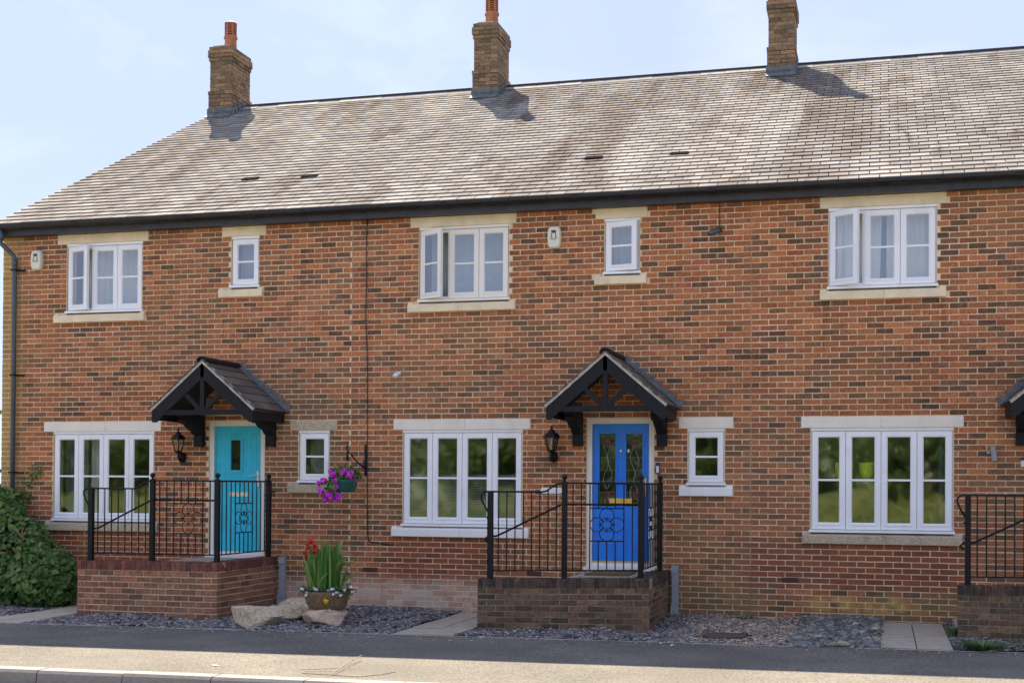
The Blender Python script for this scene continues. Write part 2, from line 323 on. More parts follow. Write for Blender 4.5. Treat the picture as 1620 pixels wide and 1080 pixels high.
WL = {}
def link(name, me, mat, parent, origin, smooth=False, kind=None):
    o = bpy.data.objects.new(name, me); COL.objects.link(o)
    if mat: me.materials.append(MAT[mat])
    if smooth: me.polygons.foreach_set('use_smooth', [True] * len(me.polygons))
    WL[o.name] = Vector(origin)
    if parent is not None: o.parent = parent; o.location = Vector(origin) - WL[parent.name]
    else: o.location = origin
    if kind: o['kind'] = kind
    return o
def obj(name, mb, mat, parent=None, smooth=False, kind=None, flip=False):
    v = np.array(mb.v, float); lo = v.min(0); hi = v.max(0); org = ((lo[0] + hi[0]) / 2, (lo[1] + hi[1]) / 2, lo[2])
    me = bpy.data.meshes.new(name); me.from_pydata([tuple(p) for p in v - np.array(org)], [], mb.f)
    a = me.attributes.new('rnd', 'FLOAT_COLOR', 'POINT'); a.data.foreach_set('color', np.hstack([np.array(mb.c, float), np.ones((len(v), 1))]).ravel())
    me.update(); return link(name, me, mat, parent, org, smooth, kind)
def npobj(name, V, nper, faces, rnds, mat, parent=None, kind=None, origin=None):
    """many copies of one small shape: V (N, nper, 3), faces are index tuples (all same length) inside one copy"""
    N = len(V); org = np.array(origin if origin is not None else [V[..., 0].mean(), V[..., 1].mean(), V[..., 2].min()])
    F = np.array(faces); k = F.shape[1]; idx = (F[None] + (np.arange(N) * nper)[:, None, None]).reshape(-1)
    me = bpy.data.meshes.new(name); me.vertices.add(N * nper); me.vertices.foreach_set('co', (V.reshape(-1, 3) - org).astype(np.float32).ravel())
    nf = N * len(F); me.loops.add(nf * k); me.loops.foreach_set('vertex_index', idx.astype(np.int32)); me.polygons.add(nf)
    me.polygons.foreach_set('loop_start', (np.arange(nf) * k).astype(np.int32))
    me.update(calc_edges=True); me.validate()
    a = me.attributes.new('rnd', 'FLOAT_COLOR', 'POINT'); col = np.ones((N, nper, 4), np.float32); col[..., :3] = rnds[:, None, :]; a.data.foreach_set('color', col.ravel())
    return link(name, me, mat, parent, org, False, kind)
def thing(name, label, cat, loc, group=None):
    o = bpy.data.objects.new(name, None); COL.objects.link(o); o.location = loc; WL[o.name] = Vector(loc); o.empty_display_size = .1
    return tag(o, label, cat, group)
def tag(o, label, cat, group=None):
    o['label'] = label; o['category'] = cat
    if group: o['group'] = group
    return o
def struct(o): o['kind'] = 'structure'; return o
def rr(): return (random.random(), random.random(), random.random())
def zg(x): return -.05 + (x + 3.6) * .008            # the street climbs very slightly to the right

# ------------------------------------------------------------------ ground, road, pavement, beds
def sheet(name, x0, x1, y0, y1, z, mat, n=1, thick=0):
    mb = MB()
    xs = np.linspace(x0, x1, n + 1)
    for a, b in zip(xs, xs[1:]):
        mb.add([(a, y0, zg(a) + z), (b, y0, zg(b) + z), (b, y1, zg(b) + z), (a, y1, zg(a) + z)], [(0, 1, 2, 3)])
    if thick:
        mb.add([(x0, y0, zg(x0) + z), (x1, y0, zg(x1) + z), (x1, y0, zg(x1) + z - thick), (x0, y0, zg(x0) + z - thick)], [(0, 1, 2, 3)])
    return struct(obj(name, mb, mat))
mb = MB(); mb.add([(-400, -500, -.62), (400, -500, -.62), (400, 400, -.62), (-400, 400, -.62)], [(0, 1, 2, 3)]); struct(obj('ground', mb, 'grass'))
sheet('road', -40, 40, -13.2, -6.0, -.135, 'asphalt_bounce')  # road below the view, paled to bounce sunlight onto the shaded fronts
sheet('pavement', -40, 40, -6.52, -2.95, 0, 'asphalt', 1, .2)
sheet('far_verge', -40, 40, -19.6, -13.3, -.02, 'concrete_bounce')  # unseen verge, given pale concrete to throw sunlight back at the fronts
for nm, a, b in (('gravel_bed', -8, 0), ('gravel_bed', 0, 5.645), ('gravel_bed', 5.645, 13)): sheet(nm, a, b, -2.93, .02, -.03, 'soil')
sheet('edging_strip', -40, 40, -2.955, -2.915, .006, 'cement')
x = -13.25; first = True
kb = struct(obj('kerb', MB().box(-40, 40, -6.74, -6.54, -.5, -.30), 'kerb_stone'))
while x < 14:
    e = MB(); g = .006; zj = random.uniform(-.003, .003)
    e.prism([(-6.745, -.16), (-6.725, -.02), (-6.70, .006), (-6.525, .006), (-6.525, -.16)], x + g, x + .915 - g, 'x', rr())
    e.xf(lambda X, Y, Z: (X, Y, Z + zg(X) + zj)); obj('kerb_stone', e, 'kerb_stone', kb); x += .915

def slabs(name, x0, x1, y0, y1, nx, ny, mat, z=.012):
    p = struct(obj(name, MB().add([(x0, y0, zg(x0) - .012), (x1, y0, zg(x1) - .012), (x1, y1, zg(x1) - .012), (x0, y1, zg(x0) - .012)], [(0, 1, 2, 3)]), 'soil'))
    for i in range(nx):
        for k in range(ny):
            a = x0 + (x1 - x0) * i / nx + .006; b = x0 + (x1 - x0) * (i + 1) / nx - .006; c = y0 + (y1 - y0) * k / ny + .006; d = y0 + (y1 - y0) * (k + 1) / ny - .006
            e = MB(rr()).box(a, b, c, d, -.025, z + random.uniform(-.004, .004)); e.xf(lambda X, Y, Z: (X, Y, Z + zg(X))); obj('paving_slab', e, mat, p)
slabs('path', -4.12, -3.36, -2.91, -.06, 2, 4, 'paving_pale'); slabs('path', 1.72, 2.49, -2.91, -.06, 2, 4, 'paving'); slabs('path', 7.30, 8.05, -2.91, -.06, 2, 4, 'paving')

# ------------------------------------------------------------------ brickwork
COURSE = .075; ZO = -.008
def cut(ints, a, b):
    out = []
    for p, q in ints:
        if b <= p or a >= q: out.append((p, q)); continue
        if a > p: out.append((p, a))
        if b < q: out.append((b, q))
    return out
def wall_bricks(x0, x1, holes, n0, n1, pitch, shift=0):
    res = []
    for i in range(n0, n1):
        za = ZO + i * COURSE; zb = za + .0625; zm = (za + zb) / 2
        rows = []
        off = (pitch / 2 if i % 2 else 0) + shift
        k = -1; xa = x0 - off
        while xa < x1:
            a = max(x0, xa); b = min(x1, xa + pitch)
            if b - a > .03: rows.append((a + (.0 if a == x0 else .0062), b - (.0 if b == x1 else .0062)))
            xa += pitch
        for a, b, c, d in holes:
            if c - .001 < zm < d + .001: rows = cut(rows, a - .008, b + .008)
        res += [(a, b, za, zb) for a, b in rows if b - a > .035]
    return res
def brick_box(mb, a, b, za, zb, y0=0., y1=.10):
    mb.box(a, b, y0 + random.uniform(-.0025, .002), y1, za, zb, rr(), .0022)
def front_wall(house, x0, x1, holes, opens, zmin=-.15, ztop=5.70):
    xs = sorted({x0 + .004, x1 - .004, *[q for h in opens for q in h[:2]]}); zs = sorted({zmin, ztop, *[q for h in opens for q in h[2:]]})
    m = MB()
    for a, b in zip(xs, xs[1:]):
        for c, d in zip(zs, zs[1:]):
            mx_, mz_ = (a + b) / 2, (c + d) / 2
            if any(h[0] < mx_ < h[1] and h[2] < mz_ < h[3] for h in opens): continue
            m.add([(a, .004, c), (b, .004, c), (b, .004, d), (a, .004, d)], [(0, 1, 2, 3)])
            m.add([(a, .26, c), (b, .26, c), (b, .26, d), (a, .26, d)], [(3, 2, 1, 0)])
    for a, b, c, d in opens:
        for q in ((a, c, a, d), (b, d, b, c), (b, c, a, c), (a, d, b, d)):
            m.add([(q[0], .004, q[1]), (q[0], .26, q[1]), (q[2], .26, q[3]), (q[2], .004, q[3])], [(0, 1, 2, 3)])
    wall = obj('front_wall', m, 'mortar', house)
    bl = wall_bricks(x0, x1, holes, -1, 76, .2258)
    def size(q):
        a, b, c, d = q; p = proj(((a + b) / 2, 0, (c + d) / 2)); s = (b - a) / p[2] ** 2
        if not (5 < p[0] < 1612): s *= .01
        if c < .72: s *= .3
        return -s
    bl.sort(key=size)
    for q in bl[:300]:
        e = MB(); brick_box(e, *q); obj('brick', e, 'brick', wall)
    e = MB()
    for q in bl[300:]: brick_box(e, *q)
    obj('brickwork', e, 'brick', wall, kind='stuff')
    return wall

# ------------------------------------------------------------------ roof
RP = math.atan(.512); CP, SP = math.cos(RP), math.sin(RP); RY0 = -.225; RZ0 = 5.80 + .512 * RY0; RIDGE_Y = 7.05; SL = (RIDGE_Y - RY0) / CP
def rmap(x, s_, h): return (x, RY0 + s_ * CP - h * SP, RZ0 + s_ * SP + h * CP)
def roof(house, x0, x1, verge):
    d = MB(); zr = 9.41
    d.add([rmap(x0, 0.02, -.03), rmap(x1, 0.02, -.03), rmap(x1, SL, -.03), rmap(x0, SL, -.03)], [(0, 1, 2, 3)])
    d.add([(x0, RIDGE_Y, zr - .04), (x1, RIDGE_Y, zr - .04), (x1, 14.3, 5.68), (x0, 14.3, 5.68)], [(0, 1, 2, 3)])
    rf = obj('roof', d, 'deck_dark', house)
    items = []; gauge = .2; wd = .257; i = 0; s_ = 0
    while s_ < SL - .05:
        xa = -5.835 - (wd / 2 if i % 2 else 0)
        while xa < x1:
            b = xa + wd; m_ = xa + wd / 2
            if verge and xa < x0: xa, m_ = x0, (x0 + b) / 2
            if x0 <= m_ < x1 and b - xa > .04: items.append((xa, b, s_, i))
            xa = b
        s_ += gauge; i += 1
    def slate(mb, a, b, s0, i):
        e = .0058; t0 = .018 + random.uniform(0, .003); j = random.uniform(-.003, .003); k = random.uniform(-.003, .003); ln = min(.29, SL - s0)
        lo = .002 + .004
        vs = [rmap(a + e, s0 + j, lo + t0), rmap(b - e, s0 + j + k, lo + t0), rmap(b - e, s0 + ln, lo - .004), rmap(a + e, s0 + ln, lo - .004),
              rmap(a + e, s0 + j, lo + t0 - .017), rmap(b - e, s0 + j + k, lo + t0 - .017), rmap(b - e, s0 + ln, lo - .012), rmap(a + e, s0 + ln, lo - .012)]
        mb.add(vs, [(0, 1, 2, 3), (4, 5, 1, 0), (5, 6, 2, 1), (7, 4, 0, 3), (6, 7, 3, 2), (7, 6, 5, 4)], rr())
    items.sort(key=lambda q: (not (0 < proj(rmap((q[0] + q[1]) / 2, q[2], 0))[0] < 1620), q[1] - q[0] < .2, q[2] // .2, -q[0]))
    for q in items[:300]:
        e = MB(); slate(e, *q); obj('slate', e, 'slate', rf)
    e = MB()
    for q in items[300:]: slate(e, *q)
    obj('slating', e, 'slate', rf, kind='stuff')
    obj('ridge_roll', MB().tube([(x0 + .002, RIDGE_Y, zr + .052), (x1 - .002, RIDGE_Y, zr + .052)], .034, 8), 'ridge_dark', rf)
    obj('ridge_shade_bedding', MB().prism([(RIDGE_Y - .215, zr - .088), (RIDGE_Y - .16, zr - .045), (RIDGE_Y - .16, zr - .12), (RIDGE_Y - .215, zr - .125)], x0 + .002, x1 - .002, 'x'), 'ridge_dark', rf)  # dark strip stands for the shadow and mortar gap below the ridge tiles
    x = x0
    while x < x1 - .05:
        b = min(x + .45, x1); e = MB(rr()); h = random.uniform(-.004, .006)
        pf = [(RIDGE_Y - .19, zr - .066 + h), (RIDGE_Y, zr + .045 + h), (RIDGE_Y + .19, zr - .066 + h), (RIDGE_Y + .19, zr - .088 + h), (RIDGE_Y, zr + .02 + h), (RIDGE_Y - .19, zr - .09 + h)]
        e.prism(pf, x + .004, b - .004, 'x'); rt_ = obj('ridge_tile', e, 'ridge_pale', rf); x += .45
    return rf
def roof_vent(rf, px, py):
    v = ray(px, py); t_ = (5.80 + .512 * CAM[1] - CAM[2]) / (v[2] - .512 * v[1]); p = CAM + t_ * v; s0 = (p[1] - RY0) / CP
    e = MB(); 
    for a, b, c, d, h0, h1 in ((-.13, .13, .0, .12, .0, .038),):
        vs = [rmap(p[0] + q, s0 + r_, h) for h in (h0, h1) for r_ in (c, d) for q in (a, b)]; e.add(vs, [(0, 1, 5, 4), (1, 3, 7, 5), (3, 2, 6, 7), (2, 0, 4, 6), (4, 5, 7, 6), (2, 3, 1, 0)])
    obj('roof_vent', e, 'vent_dark', rf)

def chimney(house, x0):
    x1 = x0 + .455; y0, y1 = 6.43, 7.30
    core = MB().box(x0 + .012, x1 - .012, y0 + .012, y1 - .012, 8.9, 10.49)
    ch = obj('chimney', core, 'mortar_dark', house)
    e = MB(); z = 8.95; k = 0
    lev = []
    while z < 10.49:
        o = 0
        if z > 10.33: o = .035
        if z > 10.42: o = .015
        if 10.18 < z < 10.33: o = .018 if z < 10.26 else .035
        if 9.5 < z < 9.6: o = .03
        if z < 9.5: o = .022
        a, b, c, d = x0 - o, x1 + o, y0 - o, y1 + o; wz = z + .065
        off = .112 if k % 2 else 0
        xs = [a] + [q for q in np.arange(x0 + .112 + off, b - .05, .225)] + [b]
        for p, q in zip(xs, xs[1:]):
            e.box(p + .004, q - .004, c, c + .1, z, wz, rr(), .002); e.box(p + .004, q - .004, d - .1, d, z, wz, rr(), .002)
        ys = [c + .104] + [q for q in np.arange(y0 + .225 + off, d - .15, .225)] + [d - .104]
        for p, q in zip(ys, ys[1:]):
            e.box(a, a + .1, p + .003, q - .003, z, wz, rr(), .002); e.box(b - .1, b, p + .003, q - .003, z, wz, rr(), .002)
        if o: e.box(a + .09, b - .09, c + .09, d - .09, z, wz, rr())
        z += .075; k += 1
    obj('brickwork', e, 'chimney_brick', ch, kind='stuff')
    f = MB(); zc = 10.485
    f.prism([(x0 - .01, zc), (x1 + .01, zc), (x1 - .09, zc + .05), (x0 + .09, zc + .05)], y0 - .01, y1 + .01); obj('flaunching', f, 'cement', ch)
    l = MB(); zb = 5.80 + .512 * y0
    l.prism([(y0 - .03, zb + .17), (y0 - .03, zb + .02), (y0 - .15, zb - .05), (y0 - .16, zb - .03), (y0 - .045, zb + .05), (y0 - .045, zb + .17)], x0 - .035, x1 + .035, 'x')
    l.box(x0 - .033, x1 + .033, y0 - .055, y0 - .028, zb + .085, zb + .10)
    for s in (0, 1):
        xx = (x1 + .026) if s else (x0 - .034)
        for q in range(4):
            ya = y0 - .03 + q * .16; zz = 5.80 + .512 * ya; l.box(xx, xx + .008, ya, ya + .19, zz - .03, zz + .19)
    obj('lead_flashing', l, 'lead', ch)
    cx, cy = (x0 + x1) / 2, (y0 + y1) / 2; z0 = 10.5
    pt = MB().lathe([(.10, z0), (.135, z0 + .02), (.13, z0 + .08), (.118, z0 + .28), (.14, z0 + .30), (.14, z0 + .34), (.112, z0 + .345), (.105, z0 + .345), (.105, z0 + .1)], cx, cy, 20)
    po = obj('chimney_pot', pt, 'terracotta', ch, True)
    lv = MB()
    for q in range(6):
        zz = z0 + .35 + q * .042; lv.lathe([(.117, zz), (.121, zz + .008), (.117, zz + .02), (.10, zz + .02), (.10, zz)], cx, cy, 16)
    for q in range(6):
        a = q * math.pi / 3 + .3; lv.box(cx + .105 * math.cos(a) - .014, cx + .105 * math.cos(a) + .014, cy + .105 * math.sin(a) - .014, cy + .105 * math.sin(a) + .014, z0 + .34, z0 + .60)
    lv.lathe([(.125, z0 + .595), (.125, z0 + .62), (.06, z0 + .655), (.0, z0 + .66)], cx, cy, 16)
    obj('pot_cowl', lv, 'terracotta', ch)

# ------------------------------------------------------------------ windows, doors, porches
def window(house, x0, x1, z0, z1, n, lint, sill, lmat, smat, opens={}, fmat='upvc', gmat='glass', bars=True, label=None):
    fw = .045; ya, yb = .045, .115
    m = MB()
    m.box(x0, x0 + fw, ya, yb, z0 + .03, z1 - .035); m.box(x1 - fw, x1, ya, yb, z0 + .03, z1 - .035)
    m.box(x0 - .004, x1 + .004, .012, yb + .001, z1 - .035, z1 + .002)          # head drip
    m.box(x0 + fw, x1 - fw, ya, yb, z1 - .075, z1 - .036); m.box(x0 + fw, x1 - fw, ya, yb, z0 + .031, z0 + .075)
    m.box(x0 - .02, x1 + .02, -.022, yb - .002, z0, z0 + .03)                     # sub sill
    cw = (x1 - x0) / n
    for i in range(1, n): m.box(x0 + i * cw - .022, x0 + i * cw + .022, ya + .001, yb - .001, z0 + .075, z1 - .075)
    W = obj('window', m, fmat, house)
    if label: W['label'] = label
    for i in range(n):
        a = x0 + i * cw + (.02 if i == 0 else .004); b = x0 + (i + 1) * cw - (.02 if i == n - 1 else .004); c = z0 + .042; d = z1 - .046; s = .066
        ang = R_(opens.get(i, 0)); hx, hy = a, .036
        def tf(X, Y, Z):
            dx, dy = X - hx, Y - hy
            return (hx + dx * math.cos(ang) + dy * math.sin(ang), hy - dx * math.sin(ang) + dy * math.cos(ang), Z)
        e = MB(); y0, y1 = .018, .062
        for q in ((a, a + s, c, d), (b - s, b, c, d), (a + s, b - s, d - s, d), (a + s, b - s, c, c + s + .008)): e.box(q[0], q[1], y0, y1, q[2], q[3])
        e.box(a + s - .014, b - s + .014, y0 - .009, y0 - .001, c + s - .016, c + s - .002)   # weather bar
        # glazing bead slopes
        ps, pe, qs, qe = a + s, b - s, c + s + .008, d - s; bd = .012
        for vs in ([(ps, qs), (ps, qe), (ps + bd, qe - bd), (ps + bd, qs + bd)], [(pe, qe), (pe, qs), (pe - bd, qs + bd), (pe - bd, qe - bd)], [(ps, qe), (pe, qe), (pe - bd, qe - bd), (ps + bd, qe - bd)], [(pe, qs), (ps, qs), (ps + bd, qs + bd), (pe - bd, qs + bd)]):
            e.add([(vs[0][0], y0 + .003, vs[0][1]), (vs[1][0], y0 + .003, vs[1][1]), (vs[2][0], y0 + .018, vs[2][1]), (vs[3][0], y0 + .018, vs[3][1])], [(0, 1, 2, 3)])
        obj('casement', e.xf(tf) if ang else e, fmat, W)
        zm = (qs + qe) / 2 + .0; hb = .013
        if bars:
            e = MB().box(ps + .001, pe - .001, y0 + .008, y0 + .034, zm - hb, zm + hb); obj('glazing_bar', e.xf(tf) if ang else e, fmat, W)
        for (u, v_) in (((qs + bd, zm - hb), (zm + hb, qe - bd)) if bars else ((qs + bd, qe - bd),)):
            k1, k2 = random.uniform(-.0018, .0018), random.uniform(-.0022, .0022); gy = y0 + .021
            e = MB().add([(ps + .003, gy - k1, u - .01), (pe - .003, gy + k1, u - .01), (pe - .003, gy + k1 + k2, v_ + .01), (ps + .003, gy - k1 + k2, v_ + .01)], [(0, 1, 2, 3)])
            obj('pane', e.xf(tf) if ang else e, gmat, W)
    a, b, c, d = lint; e = MB(rr())
    if b - a > 1.9 and random.random() < 2:
        mid = a + (b - a) * (.5 if x0 > 5 else .53)
        e.box(a, mid - .002, -.006, .10, c, d, None, .001); e.box(mid + .002, b, -.006, .10, c, d, None, .001)
    else: e.box(a, b, -.006, .10, c, d, None, .001)
    obj('lintel', e, lmat, W)
    a, b, c, d = sill; e = MB(rr()); k = .075
    cuts = [a, (a + b) / 2 + .02, b] if b - a > 1 else [a, b]
    for p, q in zip(cuts, cuts[1:]): e.prism([(-.055, c), (-.055, d - .045), (-.045, d - .035), (.10, d - .004), (.10, c)], p + (.002 if p != a else 0), q - (.002 if q != b else 0), 'x')
    for p, q in ((a + .002, a + k), (b - k, b - .002)): e.prism([(-.052, d - .05), (-.03, d - .012), (.03, d + .004), (.099, d + .004), (.099, d - .05)], p, q, 'x')
    obj('sill', e, smat, W)
    return W

def lz(i): return ZO + i * COURSE - .005
def door_frame(parent, x0, x1, z0, z1, mat='upvc_cream'):
    f = .068; e = MB(); e.box(x0, x0 + f, .02, .12, z0, z1); e.box(x1 - f, x1, .02, .12, z0, z1); e.box(x0 + f, x1 - f, .02, .12, z1 - f, z1); e.box(x0 + f, x1 - f, .03, .12, z0, z0 + .05)
    e.box(x0 - .03, x1 + .03, -.055, .05, z0 - .05, z0 - .001); obj('door_frame', e, mat, parent)
def moulding(e, a, b, c, d, y, w_=.028, h=.012):
    for q in ((a, a + w_, c, d), (b - w_, b, c, d), (a + w_, b - w_, c, c + w_), (a + w_, b - w_, d - w_, d)): e.box(q[0], q[1], y - h, y, q[2], q[3])
def door_turquoise(house, x0, x1, z0, z1):
    a, b, c, d = x0 + .072, x1 - .072, z0 + .055, z1 - .072; y = .065; e = MB()
    n = 9; wd = (b - a) / n; wx0, wx1, wz0, wz1 = a + .335 * (b - a), a + .335 * (b - a) + .16, d - .64, d - .20
    for i in range(n):
        p, q = a + i * wd + .0012, a + (i + 1) * wd - .0012
        if q < wx0 or p > wx1: e.box(p, q, y, y + .03, c, d)
        else: e.box(p, q, y, y + .03, c, wz0); e.box(p, q, y, y + .03, wz1, d)
    e.box(a, wx0, y + .004, y + .044, c + .001, d - .001); e.box(wx1, b, y + .004, y + .044, c + .001, d - .001); e.box(wx0, wx1, y + .004, y + .044, c + .001, wz0); e.box(wx0, wx1, y + .004, y + .044, wz1, d - .001)
    moulding(e, wx0 - .035, wx1 + .035, wz0 - .035, wz1 + .035, y, .035, .014)
    D = obj('front_door', e, 'turquoise_paint', house); D['label'] = 'turquoise boarded front door with narrow pane'
    door_frame(D, x0, x1, z0, z1); obj('pane', MB().add([(wx0, y + .02, wz0), (wx1, y + .02, wz0), (wx1, y + .02, wz1), (wx0, y + .02, wz1)], [(0, 1, 2, 3)]), 'glass_dark', D)
    e = MB(); e.box(a + .24, a + .53, y - .012, y - .001, c + .80, c + .86); e.box(a + .255, a + .515, y - .018, y - .013, c + .808, c + .852); obj('letter_plate', e, 'chrome', D)
    e = MB(); e.box(b - .075, b - .04, y - .012, y - .001, c + .94, c + 1.17); e.tube([(b - .057, y - .005, c + 1.11), (b - .057, y - .05, c + 1.11), (b - .08, y - .055, c + 1.11), (b - .18, y - .055, c + 1.10)], .010, 8); obj('handle', e, 'chrome', D)
def door_blue(house, x0, x1, z0, z1, label='blue panelled front door with two leaded glass lights'):
    a, b, c, d = x0 + .072, x1 - .072, z0 + .055, z1 - .072; y = .065; wdt = b - a
    P = [(a + .085, a + .085 + .235), (b - .085 - .235, b - .085)]; wz0, wz1 = d - 1.12, d - .12; e = MB()
    e.box(a, P[0][0], y, y + .044, c, d); e.box(P[0][1], P[1][0], y, y + .044, c, d); e.box(P[1][1], b, y, y + .044, c, d)
    for p, q in P:
        e.box(p, q, y, y + .044, wz1, d); e.box(p, q, y, y + .044, c, wz0); moulding(e, p - .022, q + .022, wz0 - .022, wz1 + .022, y, .03, .012)
        moulding(e, p - .015, q + .015, c + .15, wz0 - .15, y, .022, .006)
        e.prism([(p + .035, c + .20), (q - .035, c + .20), (q - .035, wz0 - .20), (p + .035, wz0 - .20)], y - .010, y)
    e.box(P[0][1] + .03, P[1][0] - .03, y - .005, y, c, wz0)
    D = obj('front_door', e, 'blue_paint', house); D['label'] = label
    door_frame(D, x0, x1, z0, z1)
    obj('threshold', MB().box(a, b, y - .03, y - .002, c - .004, c + .018), 'brass', D)
    for s, (p, q) in zip((1, -1), P):
        obj('pane', MB().add([(p, y + .02, wz0), (q, y + .02, wz0), (q, y + .02, wz1), (p, y + .02, wz1)], [(0, 1, 2, 3)]), 'glass_dark', D)
        cx = (p + q) / 2; H = wz1 - wz0; e = MB(); yy = y + .012
        for k in range(2):
            e.tube([(cx + s * (k - .5) * .05 + .035 * math.sin(i * .55 + k * 2.4), yy, wz0 + .02 + (H - .17) * i / 20) for i in range(21)], .0035, 5)
        for zz in (.2, .35, .5, .67, .86): e.tube([(p + .004, yy + .003, wz0 + H * zz), (q - .004, yy + .003, wz0 + H * zz)], .0028, 5)
        obj('lead_came', e, 'lead_came', D)
        e = MB()
        for zz in (wz0 + .16, wz1 - .14):
            for k in range(6):
                an = k * math.pi / 3; ux, uz = math.cos(an), math.sin(an); r0 = .042; mx_, mz_ = cx + ux * .036, zz + uz * .042
                e.add([(mx_ - uz * .02, yy - .001, mz_ + ux * .02), (mx_ + ux * .03, yy - .003, mz_ + uz * .03), (mx_ + uz * .02, yy - .001, mz_ - ux * .02), (mx_ - ux * .03, yy - .003, mz_ - uz * .03)], [(0, 1, 2, 3)])
        obj('red_petal_glass', e, 'red_glass', D)
    e = MB(); e.box(a + wdt / 2 - .155, a + wdt / 2 + .155, y - .02, y - .011, c + .80, c + .865); e.box(a + wdt / 2 - .13, a + wdt / 2 + .13, y - .025, y - .0201, c + .81, c + .855); obj('letter_plate', e, 'brass', D)
    e = MB(); e.box(b - .07, b - .035, y - .012, y - .001, c + .9, c + 1.14); e.tube([(b - .052, y - .005, c + 1.07), (b - .052, y - .05, c + 1.07), (b - .075, y - .055, c + 1.07), (b - .165, y - .055, c + 1.065)], .009, 8); obj('handle', e, 'brass', D)
    e = MB().lathe([(.0, 0), (.02, .0), (.022, .01), (.012, .02), (0, .022)], 0, 0, 12); e.xf(lambda X, Y, Z: (X + a + wdt / 2, y - .001 - Z, Y + d - .36)); obj('knocker', e, 'chrome', D)
    e = MB().lathe([(0, 0), (.016, 0), (.016, .008), (0, .01)], 0, 0, 10); e.xf(lambda X, Y, Z: (X + P[1][0] + .035, y + .012 - Z, Y * 1.6 + wz1 - .24)); obj('alarm_sticker', e, 'plastic_white', D)

def porch(house, xc):
    YF = -1.05; hw = .80; za = 3.48; ze = 2.80; sl = (za - ze) / hw
    def P(s, t_, h): # s side, t 0..1 from ridge to eave, h normal offset
        n = Vector((s * sl, 0, 1)).normalized(); return (xc + s * hw * t_ + n.x * h, za - (za - ze) * t_ + n.z * h)
    dk = MB()
    for s in (-1, 1):
        q = [P(s, 0, -.012), P(s, 1, -.012), P(s, 1, -.03), P(s, 0, -.03)]; dk.prism(q, YF + .03, -.004)
    cp = obj('porch_canopy', dk, 'deck_dark', house)
    L = math.hypot(hw, za - ze); ng = 6
    for s in (-1, 1):
        for i in range(ng):
            t1 = 1 - i / ng + .012; t0 = max(0, 1 - (i + 1.35) / ng)
            off = .15 if i % 2 else 0; ya = YF - .02 - off
            while ya < -.03:
                a = max(ya, YF - .02); b = min(ya + .3, -.012)
                if b - a > .05:
                    e = MB(rr()); h = random.uniform(0, .004); A = P(s, t1, .016 + h); B = P(s, t0, .004); A2 = P(s, t1, .002 + h); B2 = P(s, t0, -.008)
                    j = random.uniform(-.006, .006)
                    e.prism([A, B, B2, A2], a + .002, b - .002); obj('slate', e, 'slate_dark', cp)
                ya += .3
        e = MB(rr())                                                       # mortared verge
        for i in range(9):
            u, v_ = i / 9, (i + 1) / 9; jj = random.uniform(-.004, .004)
            e.prism([P(s, u, .012), P(s, v_, .012), P(s, v_, -.036 + jj), P(s, u, -.036)], YF - .008 + jj, YF + .035)
        obj('verge', e, 'cement', cp)
        e = MB()                                                           # barge board
        bt = [P(s, 0, -.04), P(s, 1.0, -.04)]; dz = .20
        e.prism([bt[0], bt[1], (bt[1][0], bt[1][1] - .155), (bt[1][0] - s * .055, bt[1][1] - .155), (bt[0][0], bt[0][1] - dz)], YF, YF + .045); obj('barge_board', e, 'black_timber', cp)
        e = MB(); xe = xc + s * (hw - .06); e.box(xe - .022, xe + .022, YF + .05, -.004, ze - .155, ze - .03); obj('eaves_board', e, 'black_timber', cp)
        # corbel bracket: wall post and shaped arm
        bx = xc + s * .575
        pr = [(-.004, 2.30), (-.10, 2.30), (-.10, 2.46), (-.16, 2.485), (-.21, 2.53), (-.25, 2.545), (-.33, 2.56), (-.40, 2.60), (-.44, 2.625), (-.52, 2.62), (-.565, 2.64), (-.58, 2.67), (-.565, 2.70), (-.62, 2.705), (-.62, 2.755), (-.004, 2.755)]
        e = MB(); e.prism(pr, bx - .065, bx + .065, 'x'); obj('bracket', e, 'black_timber', cp)
        # stepped lead soakers dressed up the wall
        e = MB(); m = 8
        for i in range(m):
            A = P(s, i / m, .012); B = P(s, (i + 1) / m + .015, .012)
            e.prism([A, B, (B[0] + s * .055, A[1] + .015), (A[0] + s * .02, A[1] + .03)], -.016 - .0015 * (i % 2), -.004)
        e.prism([P(s, 0, .02), P(s, 1.02, .02), P(s, 1.02, .026), P(s, 0, .026)], -.09, -.012)
        obj('lead_flashing', e, 'lead', cp)
        # diagonal strut
        x_a, z_a = xc + s * .03, ze - .02; x_b, z_b = xc + s * .30, ze + .24; wq = .03
        nx, nz = (z_b - z_a), -(x_b - x_a); ln = math.hypot(nx, nz); nx, nz = nx / ln * wq, nz / ln * wq
        e = MB(); e.prism([(x_a + nx, z_a + nz), (x_b + nx, z_b + nz), (x_b - nx, z_b - nz), (x_a - nx, z_a - nz)], YF + .012, YF + .05); obj('strut', e, 'black_timber', cp)
    obj('tie_beam', MB().box(xc - .64, xc + .64, YF + .008, YF + .055, ze - .085, ze - .015), 'black_timber', cp)
    obj('king_post', MB().box(xc - .032, xc + .032, YF + .004, YF + .052, ze - .02, za - .2), 'black_timber', cp)
    for a, b in ((YF - .03, YF + .49), (YF + .5, -.015)):
        e = MB(rr()); pts = [(xc + .075 * math.cos(q), za - .012 + .06 * math.sin(q)) for q in np.linspace(-.35, math.pi + .35, 9)]; pts2 = [(xc + .055 * math.cos(q), za - .022 + .045 * math.sin(q)) for q in np.linspace(math.pi + .35, -.35, 9)]
        e.prism(pts + pts2, a, b); obj('ridge_tile', e, 'black_timber', cp)

